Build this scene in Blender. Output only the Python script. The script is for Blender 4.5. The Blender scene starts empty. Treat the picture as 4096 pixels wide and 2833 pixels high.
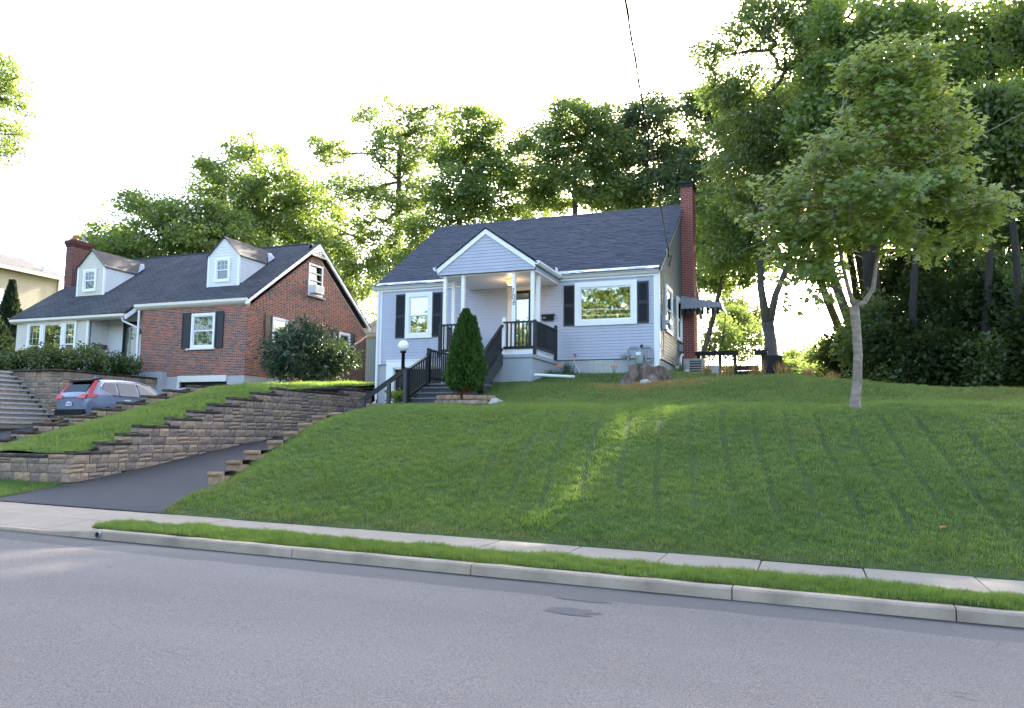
import bpy, bmesh, math, random
import numpy as np
from mathutils import Vector, Matrix
random.seed(7)
RNG = np.random.default_rng(11)
R = math.radians
sc = bpy.context.scene
COL = sc.collection

# ------------------------------------------------------------------ camera
# X runs along the street (right +), Y up the hill away from the street, Z up; the camera stands at the origin at eye height
FPX, YAW, PITCH, ROLL = 3157.7, .3612, .1021, .0102          # focal length in photo pixels (4096 wide) and attitude
cf = Vector((-math.sin(YAW)*math.cos(PITCH), math.cos(YAW)*math.cos(PITCH), math.sin(PITCH)))
cr0 = Vector((math.cos(YAW), math.sin(YAW), 0)); cu0 = cr0.cross(cf)
cr = math.cos(ROLL)*cr0 + math.sin(ROLL)*cu0; cu = -math.sin(ROLL)*cr0 + math.cos(ROLL)*cu0
cam_data = bpy.data.cameras.new('camera'); cam = bpy.data.objects.new('camera', cam_data); COL.objects.link(cam)
cam_data.sensor_width = 36.0; cam_data.lens = 36.0*FPX/4096; cam_data.clip_start = .1; cam_data.clip_end = 3000
cam.matrix_world = Matrix(((cr.x, cu.x, -cf.x, 0), (cr.y, cu.y, -cf.y, 0), (cr.z, cu.z, -cf.z, 0), (0, 0, 0, 1)))
sc.camera = cam

# ------------------------------------------------------------------ sky, sun, exposure
SUN = Vector((.06, 1.04, .53)).normalized()                  # towards the sun: low behind the trees, facing the camera
EL = math.asin(SUN.z); AZ = math.atan2(SUN.x, SUN.y)
w = bpy.data.worlds.new('World'); sc.world = w; w.use_nodes = True
nt = w.node_tree; bg = nt.nodes['Background']
sky = nt.nodes.new('ShaderNodeTexSky'); sky.sky_type = 'NISHITA'; sky.sun_disc = False
sky.sun_elevation = EL; sky.sun_rotation = AZ; sky.air_density = .9; sky.dust_density = 4.0; sky.ozone_density = .4; sky.altitude = 200
nt.links.new(sky.outputs[0], bg.inputs[0]); bg.inputs[1].default_value = .15
sd = bpy.data.lights.new('sun', 'SUN'); sd.energy = 4.8; sd.angle = R(.6); sd.color = (1, .9, .74)
sun = bpy.data.objects.new('sun', sd); COL.objects.link(sun)
sun.rotation_euler = (-SUN).to_track_quat('-Z', 'Y').to_euler()
sc.view_settings.view_transform = 'Standard'; sc.view_settings.look = 'None'
sc.view_settings.gamma = 1.0; sc.view_settings.use_curve_mapping = False
sc.view_settings.exposure = 2.75
sc.render.engine = 'CYCLES'
sc.cycles.max_bounces = 8; sc.cycles.transparent_max_bounces = 12; sc.cycles.transmission_bounces = 4

# ------------------------------------------------------------------ helpers
def at(u, v, Y):
    d = cf + cr*((u-2048)/FPX) - cu*((v-1416.5)/FPX); return d*(Y/d.y)
def atx(u, v, X):
    d = cf + cr*((u-2048)/FPX) - cu*((v-1416.5)/FPX); return d*(X/d.x)
def sstep(a, b, x):
    t = np.clip((np.asarray(x, float)-a)/(b-a), 0, 1); return t*t*(3-2*t)

MATS = {}
def mat(name, col, rough=.6, var=.12, scale=6., bump=0., bscale=40., spec=.3, ramp=None, big=0., metal=0., detail=4., worldpos=False, vscale=(1,1,1)):
    """plain procedural surface: base colour broken up by noise, optional per-piece colour ramp and bump"""
    m = bpy.data.materials.new(name); m.use_nodes = True; n = m.node_tree; p = n.nodes['Principled BSDF']; L = n.links.new
    tc = n.nodes.new('ShaderNodeTexCoord'); src = tc.outputs['Object']
    if worldpos:
        g = n.nodes.new('ShaderNodeNewGeometry'); src = g.outputs['Position']
    mp = n.nodes.new('ShaderNodeMapping'); L(src, mp.inputs[0]); mp.inputs['Scale'].default_value = vscale
    nz = n.nodes.new('ShaderNodeTexNoise'); nz.inputs['Scale'].default_value = scale; nz.inputs['Detail'].default_value = detail; L(mp.outputs[0], nz.inputs['Vector'])
    if ramp:
        oi = n.nodes.new('ShaderNodeObjectInfo'); gi = n.nodes.new('ShaderNodeNewGeometry')
        ad = n.nodes.new('ShaderNodeMath'); ad.operation = 'ADD'; L(oi.outputs['Random'], ad.inputs[0]); L(gi.outputs['Random Per Island'], ad.inputs[1])
        fr = n.nodes.new('ShaderNodeMath'); fr.operation = 'FRACT'; L(ad.outputs[0], fr.inputs[0]); fac = fr.outputs[0]
        if big:
            n2 = n.nodes.new('ShaderNodeTexNoise'); n2.inputs['Scale'].default_value = 1.1; n2.inputs['Detail'].default_value = 2; L(gi.outputs['Position'], n2.inputs['Vector'])
            a = n.nodes.new('ShaderNodeMath'); a.operation = 'MULTIPLY_ADD'; L(n2.outputs[0], a.inputs[0]); a.inputs[1].default_value = big*3; a.inputs[2].default_value = -1.5*big
            b = n.nodes.new('ShaderNodeMath'); b.operation = 'ADD'; b.use_clamp = True; L(fac, b.inputs[0]); L(a.outputs[0], b.inputs[1]); fac = b.outputs[0]
        rp = n.nodes.new('ShaderNodeValToRGB'); e = rp.color_ramp.elements
        rp.color_ramp.interpolation = 'LINEAR'
        while len(e) < len(ramp): e.new(.5)
        for i, c in enumerate(ramp): e[i].position = i/(len(ramp)-1); e[i].color = (*c, 1)
        L(fac, rp.inputs[0]); base = rp.outputs[0]
    else:
        rgb = n.nodes.new('ShaderNodeRGB'); rgb.outputs[0].default_value = (*col, 1); base = rgb.outputs[0]
    mr = n.nodes.new('ShaderNodeMapRange'); L(nz.outputs[0], mr.inputs[0]); mr.inputs[1].default_value = .25; mr.inputs[2].default_value = .75; mr.inputs[3].default_value = 1-var; mr.inputs[4].default_value = 1+var
    mx = n.nodes.new('ShaderNodeVectorMath'); mx.operation = 'SCALE'; L(base, mx.inputs[0]); L(mr.outputs[0], mx.inputs['Scale'])
    L(mx.outputs[0], p.inputs['Base Color']); p.inputs['Roughness'].default_value = rough; p.inputs['Specular IOR Level'].default_value = spec; p.inputs['Metallic'].default_value = metal
    if bump:
        nb = n.nodes.new('ShaderNodeTexNoise'); nb.inputs['Scale'].default_value = bscale; nb.inputs['Detail'].default_value = 5; L(mp.outputs[0], nb.inputs['Vector'])
        bu = n.nodes.new('ShaderNodeBump'); bu.inputs['Strength'].default_value = bump; bu.inputs['Distance'].default_value = .02; L(nb.outputs[0], bu.inputs['Height']); L(bu.outputs[0], p.inputs['Normal'])
    MATS[name] = m; return m
def nodes(m): return m.node_tree.nodes, m.node_tree.links.new, m.node_tree.nodes['Principled BSDF']

class MB:
    """collects faces of one mesh; T maps (u across, d out of the wall, z up) to the world"""
    def __init__(s, T=None): s.v = []; s.f = []; s.T = T
    def add(s, vs, fs):
        o = len(s.v); s.v += [tuple(s.T(*p)) if s.T else tuple(p) for p in vs]
        s.f += [tuple(i+o for i in (reversed(f) if s.T else f)) for f in fs]; return s
    def box(s, x0, x1, y0, y1, z0, z1):
        vs = [(x, y, z) for z in (z0, z1) for y in (y0, y1) for x in (x0, x1)]
        return s.add(vs, [(0, 2, 3, 1), (4, 5, 7, 6), (0, 1, 5, 4), (2, 6, 7, 3), (0, 4, 6, 2), (1, 3, 7, 5)])
    def bev(s, x0, x1, y0, y1, z0, z1, b=.008):
        """box whose front and top edges are eased: 8-sided section swept along u"""
        return s.prism([(y0, z0), (y1-b, z0), (y1, z0+b), (y1, z1-b), (y1-b, z1), (y0, z1)], x0, x1)
    def prism(s, sec, u0, u1, sh0=None, sh1=None):
        n = len(sec); a = [(u0 if sh0 is None else sh0[i], d, z) for i, (d, z) in enumerate(sec)]; b = [(u1 if sh1 is None else sh1[i], d, z) for i, (d, z) in enumerate(sec)]
        return s.add(a+b, [tuple(range(n)), tuple(reversed(range(n, 2*n)))] + [((i+1) % n, i, n+i, n+(i+1) % n) for i in range(n)])
    def poly(s, pts, h):
        """flat outline (list of 3d points) thickened by vector h"""
        n = len(pts); h = Vector(h); q = [tuple(Vector(p)+h) for p in pts]
        return s.add([tuple(p) for p in pts]+q, [tuple(range(n)), tuple(reversed(range(n, 2*n)))] + [((i+1) % n, i, n+i, n+(i+1) % n) for i in range(n)])
    def bar(s, a, b, w, h=None):
        """square-section bar from a to b"""
        a, b = Vector(a), Vector(b); d = (b-a).normalized(); h = h or w
        up = Vector((0, 0, 1)) if abs(d.z) < .95 else Vector((0, 1, 0)); sx = d.cross(up).normalized()*(w/2); sy = sx.cross(d).normalized()*(h/2)
        vs = [p+i*sx+j*sy for p in (a, b) for i, j in ((-1, -1), (1, -1), (1, 1), (-1, 1))]
        return s.add(vs, [(3, 2, 1, 0), (4, 5, 6, 7)] + [(i, (i+1) % 4, 4+(i+1) % 4, 4+i) for i in range(4)])
    def tube(s, pts, rad, n=8, cap=True):
        pts = [Vector(p) for p in pts]; rad = rad if hasattr(rad, '__len__') else [rad]*len(pts); o = []; ref = Vector((.31, .52, .8))
        for i, p in enumerate(pts):
            d = (pts[min(i+1, len(pts)-1)]-pts[max(i-1, 0)]).normalized(); sx = d.cross(ref).normalized(); sy = d.cross(sx)
            o += [p+(math.cos(2*math.pi*k/n)*sx+math.sin(2*math.pi*k/n)*sy)*rad[i] for k in range(n)]
        f = [(i*n+k, i*n+(k+1) % n, (i+1)*n+(k+1) % n, (i+1)*n+k) for i in range(len(pts)-1) for k in range(n)]
        if cap: f += [tuple(reversed(range(n))), tuple(range((len(pts)-1)*n, len(pts)*n))]
        return s.add(o, f)
    def lathe(s, prof, c, n=20):
        c = Vector(c); o = [c+Vector((r*math.cos(2*math.pi*k/n), r*math.sin(2*math.pi*k/n), z)) for r, z in prof for k in range(n)]
        f = [(i*n+k, i*n+(k+1) % n, (i+1)*n+(k+1) % n, (i+1)*n+k) for i in range(len(prof)-1) for k in range(n)]
        return s.add(o, f+[tuple(reversed(range(n))), tuple(range((len(prof)-1)*n, len(prof)*n))])
    def build(s, name, m, parent=None, smooth=False):
        off = base_of(parent); me = bpy.data.meshes.new(name)
        me.from_pydata([(x-off.x, y-off.y, z-off.z) for x, y, z in s.v], [], s.f)
        if smooth: me.polygons.foreach_set('use_smooth', [True]*len(me.polygons))
        me.materials.append(MATS[m] if isinstance(m, str) else m)
        return link(name, me, parent)
def base_of(p):
    o = Vector((0, 0, 0))
    while p is not None: o += p.location; p = p.parent
    return o
def link(name, me, parent=None, loc=None, rot=None, scale=None):
    o = bpy.data.objects.new(name, me); COL.objects.link(o); o.parent = parent
    if loc is not None: o.location = Vector(loc)-base_of(parent)
    if rot is not None: o.rotation_euler = rot
    if scale is not None: o.scale = scale
    return o
def npmesh(name, V, F, m, parent=None, rnd=None, smooth=False):
    """mesh from numpy arrays, F is (n,3) or (n,4); V in world space"""
    off = base_of(parent); V = np.asarray(V, np.float32)-np.array(off, np.float32); F = np.asarray(F, np.int32); k = F.shape[1]
    me = bpy.data.meshes.new(name); me.vertices.add(len(V)); me.vertices.foreach_set('co', V.ravel())
    me.loops.add(F.size); me.loops.foreach_set('vertex_index', F.ravel()); me.polygons.add(len(F)); me.polygons.foreach_set('loop_start', np.arange(len(F), dtype=np.int32)*k)
    if rnd is not None:
        a = me.attributes.new('rnd', 'FLOAT', 'FACE'); a.data.foreach_set('value', np.asarray(rnd, np.float32))
    me.update(calc_edges=True)
    if smooth: me.polygons.foreach_set('use_smooth', np.ones(len(F), bool))
    me.materials.append(MATS[m] if isinstance(m, str) else m)
    return link(name, me, parent)
def thing(name, label, cat, loc=(0, 0, 0), group=None):
    o = bpy.data.objects.new(name, None); COL.objects.link(o); o.location = loc; o.empty_display_size = .2
    return tag(o, label, cat, group)
def tag(o, label, cat, group=None):
    o['label'] = label; o['category'] = cat
    if group: o['group'] = group
    return o
def struct(o): o['kind'] = 'structure'; return o
def stuff(o): o['kind'] = 'stuff'; return o
def front(Y): return lambda u, d, z: (u, Y-d, z)          # wall that faces the street
def right(X): return lambda u, d, z: (X+d, u, z)          # wall that faces right

# ------------------------------------------------------------------ materials
mat('trim', (.80, .80, .79), .45, .03, 5); mat('trim_cream', (.72, .68, .60), .5, .05, 5); mat('white_metal', (.78, .78, .78), .35, .03, 5)
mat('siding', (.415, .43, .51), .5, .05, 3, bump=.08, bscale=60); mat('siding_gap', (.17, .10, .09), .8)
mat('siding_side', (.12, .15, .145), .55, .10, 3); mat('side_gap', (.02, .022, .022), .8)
mat('porch_gap', (.14, .12, .12), .8)
mat('shingle', (.05, .06, .08), .9, .25, 30, ramp=[(.026, .035, .054), (.036, .047, .071), (.045, .057, .083), (.033, .044, .067)], bump=.4, bscale=120)
mat('roof_felt', (.014, .017, .024), .95)
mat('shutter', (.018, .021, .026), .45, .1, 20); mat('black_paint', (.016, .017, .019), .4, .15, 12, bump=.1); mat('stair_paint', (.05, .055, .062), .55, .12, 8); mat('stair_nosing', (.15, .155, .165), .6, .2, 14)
mat('foundation', (.40, .405, .42), .8, .05, 4, bump=.25, bscale=30); mat('porch_base', (.36, .385, .41), .75, .05, 4, bump=.25, bscale=30)
mat('door_black', (.012, .013, .015), .35); mat('interior', (.02, .02, .02), .9); mat('blind', (.62, .62, .58), .8, .05, 3, vscale=(1, 1, 30))
mat('curtain_green', (.30, .44, .36), .8, .12, 5, vscale=(6, 1, .6)); mat('screen', (.05, .055, .055), .7)
mat('brick_red', (.2, .05, .04), .8, .15, 25, ramp=[(.17, .035, .03), (.21, .05, .04), (.145, .03, .028), (.19, .042, .035)], bump=.3, bscale=60)
mat('mortar_red', (.36, .25, .21), .9, .1, 20)
mat('brick_mix', (.2, .05, .04), .85, .2, 25, ramp=[(.40, .10, .05), (.32, .088, .052), (.26, .08, .053), (.18, .07, .055), (.10, .066, .062), (.075, .058, .06)], big=.16, bump=.3, bscale=60)
mat('mortar', (.50, .41, .34), .95, .12, 15)
mat('concrete_wall', (.43, .43, .44), .85, .1, 3, bump=.3, bscale=20)
mat('cream_siding', (.58, .55, .47), .5, .04, 3); mat('white_siding', (.68, .68, .69), .5, .04, 3); mat('siding_backing', (.16, .15, .14), .8)  # last of these: dark wall backing that shows between the clapboards
mat('teal_siding', (.16, .255, .31), .6, .05, 3); mat('beige_siding', (.40, .355, .27), .6, .05, 3)
mat('brown_roof', (.080, .074, .074), .95, .3, 9, bump=.5, bscale=50)
mat('gutter_cream', (.68, .64, .54), .45, .06, 6)
mat('block', (.2, .17, .15), .9, .28, 14, ramp=[(.21, .16, .125), (.28, .21, .16), (.37, .26, .17), (.22, .175, .148), (.33, .24, .18), (.18, .145, .122), (.41, .29, .19)], bump=.7, bscale=28)
mat('cap', (.06, .05, .042), .95, .45, 9, ramp=[(.045, .037, .031), (.065, .053, .042), (.085, .068, .052), (.05, .042, .036)], bump=.6, bscale=30)
mat('cap_tan', (.2, .14, .1), .95, .3, 9, ramp=[(.30, .19, .115), (.24, .16, .105), (.33, .22, .14)], bump=.5, bscale=30)
mat('tread', (.38, .37, .36), .8, .15, 10, bump=.3); mat('soil', (.045, .033, .025), 1., .4, 20, bump=.6)
mat('mulch', (.035, .022, .017), 1., .4, 40, bump=.8)
mat('concrete', (.25, .218, .178), .9, .09, 3.2, bump=.25, bscale=60, worldpos=True); mat('kerb', (.315, .25, .19), .9, .3, 2.6, detail=9, bump=.35, bscale=30, worldpos=True)
mat('drive', (.024, .0275, .035), .75, .14, 3, bump=.35, bscale=120, worldpos=True)
mat('pvc', (.75, .75, .72), .4); mat('metal_grey', (.30, .31, .32), .45, .08, 8, metal=.3); mat('meter_grey', (.27, .30, .31), .5, .1, 10)
mat('ac_case', (.33, .31, .29), .5, .06, 6); mat('ac_dark', (.05, .05, .05), .6); mat('label_white', (.8, .8, .8), .5); mat('label_blue', (.03, .22, .45), .5)
mat('copper', (.35, .10, .05), .5); mat('hose', (.55, .55, .52), .5); mat('awning', (.23, .24, .265), .5, .05, 8); mat('awning_black', (.012, .012, .013), .6)
mat('globe', (.86, .86, .86), .25, .01); mat('post_black', (.012, .011, .011), .25); mat('wire', (.03, .03, .032), .6); mat('wire_pale', (.36, .36, .36), .5)
mat('glass_block', (.42, .44, .42), .2, .1, 20); mat('clay', (.38, .13, .07), .8)
mat('bark_maple', (.25, .20, .165), .9, .42, 7, bump=1., bscale=16, vscale=(1, 1, 1.6)); mat('bark', (.09, .075, .06), .95, .35, 8, bump=.8, bscale=18, vscale=(1, 1, .3)); mat('bark_grey', (.115, .105, .095), .95, .3, 7, bump=.6, bscale=18, vscale=(1, 1, .4))
mat('bark_dark', (.035, .03, .026), .95, .35, 8, bump=.8, bscale=18, vscale=(1, 1, .3)); mat('bark_red', (.13, .055, .035), .95, .3, 20, bump=.5, vscale=(1, 1, .2))
mat('stump', (.15, .112, .088), 1., .75, 9, bump=1., bscale=16, vscale=(1, 1, .25)); mat('stone_pale', (.42, .39, .36), .9, .3, 10, bump=.6)
mat('straw', (.34, .235, .12), .9, .3, 12); mat('flower', (.8, .22, .02), .7); mat('timber_black', (.013, .013, .014), .7, .2, 6)
mat('car_paint', (.165, .195, .265), .25, .02, 3, spec=.6); mat('car_silver', (.55, .57, .60), .25, .02, 3, spec=.6, metal=.4); mat('car_black', (.012, .012, .013), .45); mat('chrome', (.8, .8, .82), .12, metal=1.); mat('tail_red', (.55, .012, .012), .15, spec=.7); mat('tyre', (.018, .018, .018), .85); mat('plate', (.7, .7, .75), .4); mat('leaf_dry', (.28, .12, .04), .9)
MATS['car_paint'].node_tree.nodes['Principled BSDF'].inputs['Coat Weight'].default_value = .8

def glass(name, refl=.45, tint=(.55, .6, .58)):
    m = bpy.data.materials.new(name); m.use_nodes = True; n = m.node_tree; n.nodes.remove(n.nodes['Principled BSDF']); L = n.links.new
    g = n.nodes.new('ShaderNodeBsdfGlossy'); g.inputs['Roughness'].default_value = .015; g.inputs['Color'].default_value = (.95, .97, 1, 1)
    nz = n.nodes.new('ShaderNodeTexNoise'); nz.inputs['Scale'].default_value = 1.3; nz.inputs['Detail'].default_value = 1
    b = n.nodes.new('ShaderNodeBump'); b.inputs['Strength'].default_value = .02; b.inputs['Distance'].default_value = .05; L(nz.outputs[0], b.inputs['Height']); L(b.outputs[0], g.inputs['Normal'])
    t = n.nodes.new('ShaderNodeBsdfTransparent'); t.inputs['Color'].default_value = (*tint, 1)
    x = n.nodes.new('ShaderNodeMixShader'); x.inputs[0].default_value = refl; L(t.outputs[0], x.inputs[1]); L(g.outputs[0], x.inputs[2]); L(x.outputs[0], n.nodes['Material Output'].inputs[0])
    MATS[name] = m
glass('pane', .28); glass('pane_dim', .09); glass('car_glass', .09, (.08, .09, .1))

def leafmat(name, lo, hi, trans=.5, tcol=None, gloss=.06):
    m = bpy.data.materials.new(name); m.use_nodes = True; n = m.node_tree; n.nodes.remove(n.nodes['Principled BSDF']); L = n.links.new
    a = n.nodes.new('ShaderNodeAttribute'); a.attribute_name = 'rnd'
    def ramp(c0, c1):
        r = n.nodes.new('ShaderNodeValToRGB'); r.color_ramp.elements[0].color = (*c0, 1); r.color_ramp.elements[1].color = (*c1, 1); L(a.outputs['Fac'], r.inputs[0]); return r.outputs[0]
    tc = tcol or ((lo[0]*2.2, lo[1]*2.0, lo[2]*.9), (hi[0]*2.6, hi[1]*2.2, hi[2]*.9))
    d = n.nodes.new('ShaderNodeBsdfDiffuse'); L(ramp(lo, hi), d.inputs[0])
    t = n.nodes.new('ShaderNodeBsdfTranslucent'); L(ramp(*tc), t.inputs[0])
    g = n.nodes.new('ShaderNodeBsdfGlossy'); g.inputs['Roughness'].default_value = .38; g.inputs[0].default_value = (.8, .85, .8, 1)
    x = n.nodes.new('ShaderNodeMixShader'); x.inputs[0].default_value = trans; L(d.outputs[0], x.inputs[1]); L(t.outputs[0], x.inputs[2])
    y = n.nodes.new('ShaderNodeMixShader'); y.inputs[0].default_value = gloss; L(x.outputs[0], y.inputs[1]); L(g.outputs[0], y.inputs[2]); L(y.outputs[0], n.nodes['Material Output'].inputs[0])
    MATS[name] = m
leafmat('leaf_mid', (.08, .135, .042), (.13, .19, .062)); leafmat('leaf_dark', (.06, .10, .04), (.10, .15, .056), .48, gloss=.03); leafmat('leaf_blue', (.062, .10, .06), (.095, .145, .078), .42)
leafmat('leaf_yellow', (.09, .135, .038), (.145, .19, .055), .52, ((.18, .27, .055), (.30, .38, .08))); leafmat('leaf_maple', (.105, .16, .03), (.165, .22, .05), .48, ((.26, .36, .045), (.38, .46, .075))); leafmat('leaf_gloss', (.025, .05, .028), (.055, .09, .045), .2, gloss=.07)
leafmat('leaf_thuja', (.03, .066, .018), (.06, .115, .028), .25, gloss=.02); leafmat('leaf_wood', (.016, .028, .011), (.042, .06, .02), .3, gloss=.008); leafmat('leaf_hedge', (.045, .075, .02), (.08, .115, .032), .3)
leafmat('grass', (.068, .13, .034), (.14, .215, .062), .42, gloss=.05); leafmat('grass_dull', (.085, .115, .036), (.17, .19, .075), .4, gloss=.04); leafmat('straw_leaf', (.20, .145, .07), (.33, .25, .13), .35, gloss=.02); leafmat('leaf_lime', (.09, .16, .02), (.16, .24, .04), .5)
leafmat('leaf_spruce', (.012, .028, .018), (.03, .05, .03), .15, gloss=.04)

# ================================================================== THE SETTING
def zsw(X): return -1.583-.0154*X                       # sidewalk level: the street climbs gently to the left
def zroad(X, Y): return zsw(X)-.118+.012*np.sin(np.clip((8.72-np.asarray(Y, float))/8.9, 0, 1)*math.pi)
DRV = ([8.9, 10.85, 12.9, 16.0, 20.5, 25.2], [-1.44, -1.37, -1.15, -.69, -.045, .36])
def zdrive(Y): return np.interp(Y, *DRV)
NDV = ([8.9, 10.85, 14.0, 20.4, 26.1], [-1.36, -1.29, -.75, .17, .36])
def zndrive(Y): return np.interp(Y, *NDV)
def softmin(a, b, k=.18): 
    h = np.clip(.5+.5*(b-a)/k, 0, 1); return b*(1-h)+a*h-k*h*(1-h)
def wob(X, Y): return .018*np.sin(1.7*X+.6*Y)+.014*np.sin(.9*X-1.9*Y+1)+.01*np.sin(3.9*X+2.3*Y)
def zlawn(X, Y):
    X = np.asarray(X, float); Y = np.asarray(Y, float)
    z1 = zsw(X)+.0+.40*(Y-10.83); zt = .58+.055*(np.minimum(Y, 18.6)-15.8)
    z = softmin(z1, zt, .35)
    y0 = np.interp(X, [-9.2, -7.2, 0, 5], [19.6, 17.9, 17.7, 17.6]); y1 = np.interp(X, [-9.2, -7.2, 0, 5], [22.7, 21.6, 21.6, 21.2])
    A = np.interp(X, [-9.2, -7, -4, -2, -.6, .8, 3.0, 6, 10], [.78, .69, .67, .80, .86, .68, .46, .32, .3])
    z = z+A*sstep(0, 1, (Y-y0)/(y1-y0)) + np.interp(X, [-4, -2, 1], [.57, .30, .05])*sstep(21.5, 25, Y)
    # tyre grooves left by the mower, running up the slope
    g = np.sin((X+.10*(Y-11)+.15*np.sin(.5*Y)+.012*np.sin(2.3*Y+1.1*X)+.06*np.sin(.9*X))*2*math.pi/.58); groove = np.clip((g-.68)/.32, 0, 1)*sstep(11.3, 12.2, Y)*(1-sstep(15.6, 16.6, Y))*sstep(-7.4, -4.6, X)*np.clip(.8+.5*np.sin(.9*Y+2.2*X)*np.sin(.53*X*3+1), .3, 1)
    return z+wob(X, Y)*sstep(11, 12, Y)-.03*groove-.15*(1-sstep(-10.62, -9.9, X))*sstep(11.5, 12.2, Y)*(1-sstep(16.5, 18, Y))
def zstrip(X, Y):
    Y = np.asarray(Y, float); z = -.56+.266*(np.minimum(Y, 19.9)-12.9); z = z+.085*(np.maximum(Y, 19.9)-19.9)
    return z+.10*np.sin(np.clip((np.asarray(X, float)+19.2)/4.1, 0, 1)*math.pi)+wob(X, Y)-.24*(1-sstep(-19.2, -17.0, X))*(1-sstep(20, 23, Y))
def zverge(X, Y): return zsw(X)+.035*np.sin(np.clip((np.asarray(Y, float)-8.88)/.78, 0, 1)*math.pi)+.4*wob(X*2, Y*2)
def grid(name, m, xs, ys, fz, parent=None):
    X, Y = np.meshgrid(xs, ys); Z = fz(X, Y)+0*X; V = np.stack([X, Y, Z], -1).reshape(-1, 3); nx, ny = len(xs), len(ys)
    i = (np.arange(ny-1)[:, None]*nx+np.arange(nx-1)[None]).ravel(); F = np.stack([i, i+1, i+nx+1, i+nx], 1)
    return npmesh(name, V, F, m, parent, smooth=True)

# earth under the turf: soil seen between blades, tufts and thatch break it up
def turfmat(name, c0, c1, c2):
    m = mat(name, c0, 1., .25, 30, bump=.8, bscale=60, worldpos=True); n, L, p = nodes(m)
    g = n.new('ShaderNodeNewGeometry'); nz = n.new('ShaderNodeTexNoise'); nz.inputs['Scale'].default_value = 2.2; nz.inputs['Detail'].default_value = 8; nz.inputs['Roughness'].default_value = .7; L(g.outputs['Position'], nz.inputs['Vector'])
    r = n.new('ShaderNodeValToRGB'); e = r.color_ramp.elements; e.new(.5)
    for k, (pp, c) in enumerate(((.3, c0), (.5, c1), (.72, c2))): e[k].position = pp; e[k].color = (*c, 1)
    L(nz.outputs[0], r.inputs[0]); L(r.outputs[0], p.inputs['Base Color'])
turfmat('turf', (.03, .05, .014), (.045, .078, .018), (.07, .10, .028)); turfmat('turf_far', (.04, .06, .02), (.055, .075, .025), (.07, .08, .035))

def zbase(X, Y):
    z = np.where(Y < 10.9, -2.1, np.interp(Y, [10.9, 26, 34, 44, 90], [-2.0, -.6, -.6, 1.2, 1.6]))
    return z+np.where(Y < -1, np.interp(Y, [-60, -20, -1], [1.2, .5, .3]), 0)
o = struct(grid('ground', 'turf_far', np.array([-500, -200, -100, -70, -60, -50, -40, -30, -20, -10, 0, 10, 20, 30, 40, 60, 100, 200, 500.]), np.array([-300, -100, -60, -30, -12, -4, -1.2, -1.0, 8, 10.9, 18, 26, 34, 40, 44, 60, 90, 200, 700.]), zbase))

# ---- road: aged grey asphalt, darker gutter band along the kerb
m = mat('asphalt', (.16, .153, .165), .8, .2, 120, bump=.5, bscale=260, worldpos=True); n, L, p = nodes(m)
g = n.new('ShaderNodeNewGeometry'); sp = n.new('ShaderNodeSeparateXYZ'); L(g.outputs['Position'], sp.inputs[0])
def noise(scale, det, vs=(1, 1, 1)):
    mp = n.new('ShaderNodeMapping'); mp.inputs['Scale'].default_value = vs; L(g.outputs['Position'], mp.inputs[0])
    z = n.new('ShaderNodeTexNoise'); z.inputs['Scale'].default_value = scale; z.inputs['Detail'].default_value = det; L(mp.outputs[0], z.inputs['Vector']); return z.outputs[0]
def math_(op, a, b=None, c=None, clamp=False):
    k = n.new('ShaderNodeMath'); k.operation = op; k.use_clamp = clamp
    for i, x in enumerate((a, b, c)):
        if x is None: continue
        if isinstance(x, (int, float)): k.inputs[i].default_value = x
        else: L(x, k.inputs[i])
    return k.outputs[0]
def mixc(f, a, b):
    k = n.new('ShaderNodeMix'); k.data_type = 'RGBA'
    if isinstance(f, (int, float)): k.inputs[0].default_value = f
    else: L(f, k.inputs[0])
    for i, x in ((6, a), (7, b)):
        if isinstance(x, tuple): k.inputs[i].default_value = (*x, 1)
        else: L(x, k.inputs[i])
    return k.outputs[2]
speck = n.new('ShaderNodeValToRGB'); e = speck.color_ramp.elements; e[0].position = .40; e[0].color = (.076, .071, .070, 1); e[1].position = .60; e[1].color = (.215, .20, .196, 1); e.new(.5).color = (.135, .126, .125, 1)
L(math_('ADD', math_('MULTIPLY', noise(170, 3), .7), math_('MULTIPLY', noise(62, 2), .3)), speck.inputs[0])
edge = math_('ADD', sp.outputs[1], math_('MULTIPLY', math_('SUBTRACT', noise(1.6, 7, (.35, 1, 1)), .5), .55))
gut = math_('MULTIPLY', math_('MULTIPLY', math_('SUBTRACT', edge, 8.02), 14., clamp=True), math_('SUBTRACT', 1.15, math_('MULTIPLY', math_('ADD', sp.outputs[0], 2), .12), clamp=True))
c = mixc(math_('MULTIPLY', gut, .75), speck.outputs[0], (.072, .076, .08))
big = math_('MULTIPLY', math_('SUBTRACT', noise(.5, 4, (.4, 1.4, 1)), .5), .5)
c2 = n.new('ShaderNodeVectorMath'); c2.operation = 'SCALE'; L(c, c2.inputs[0]); L(math_('ADD', 1., big), c2.inputs['Scale'])
dirt = math_('MULTIPLY', math_('SUBTRACT', edge, 8.60), 12., clamp=True)
spot = math_('MULTIPLY', math_('SUBTRACT', noise(3.1, 2, (.6, 1.5, 1)), .735), 30., clamp=True)
c3 = mixc(math_('MULTIPLY', spot, .6), c2.outputs[0], (.05, .052, .056))
L(mixc(math_('MULTIPLY', dirt, .8), c3, (.028, .026, .024)), p.inputs['Base Color'])
road = struct(grid('road', 'asphalt', np.linspace(-160, 160, 65), np.array([-.6, 1, 3, 5, 7, 8, 8.74]), zroad))
mat('patch', (.085, .085, .092), .85, .3, 90, bump=.5, bscale=250, worldpos=True)
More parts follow.
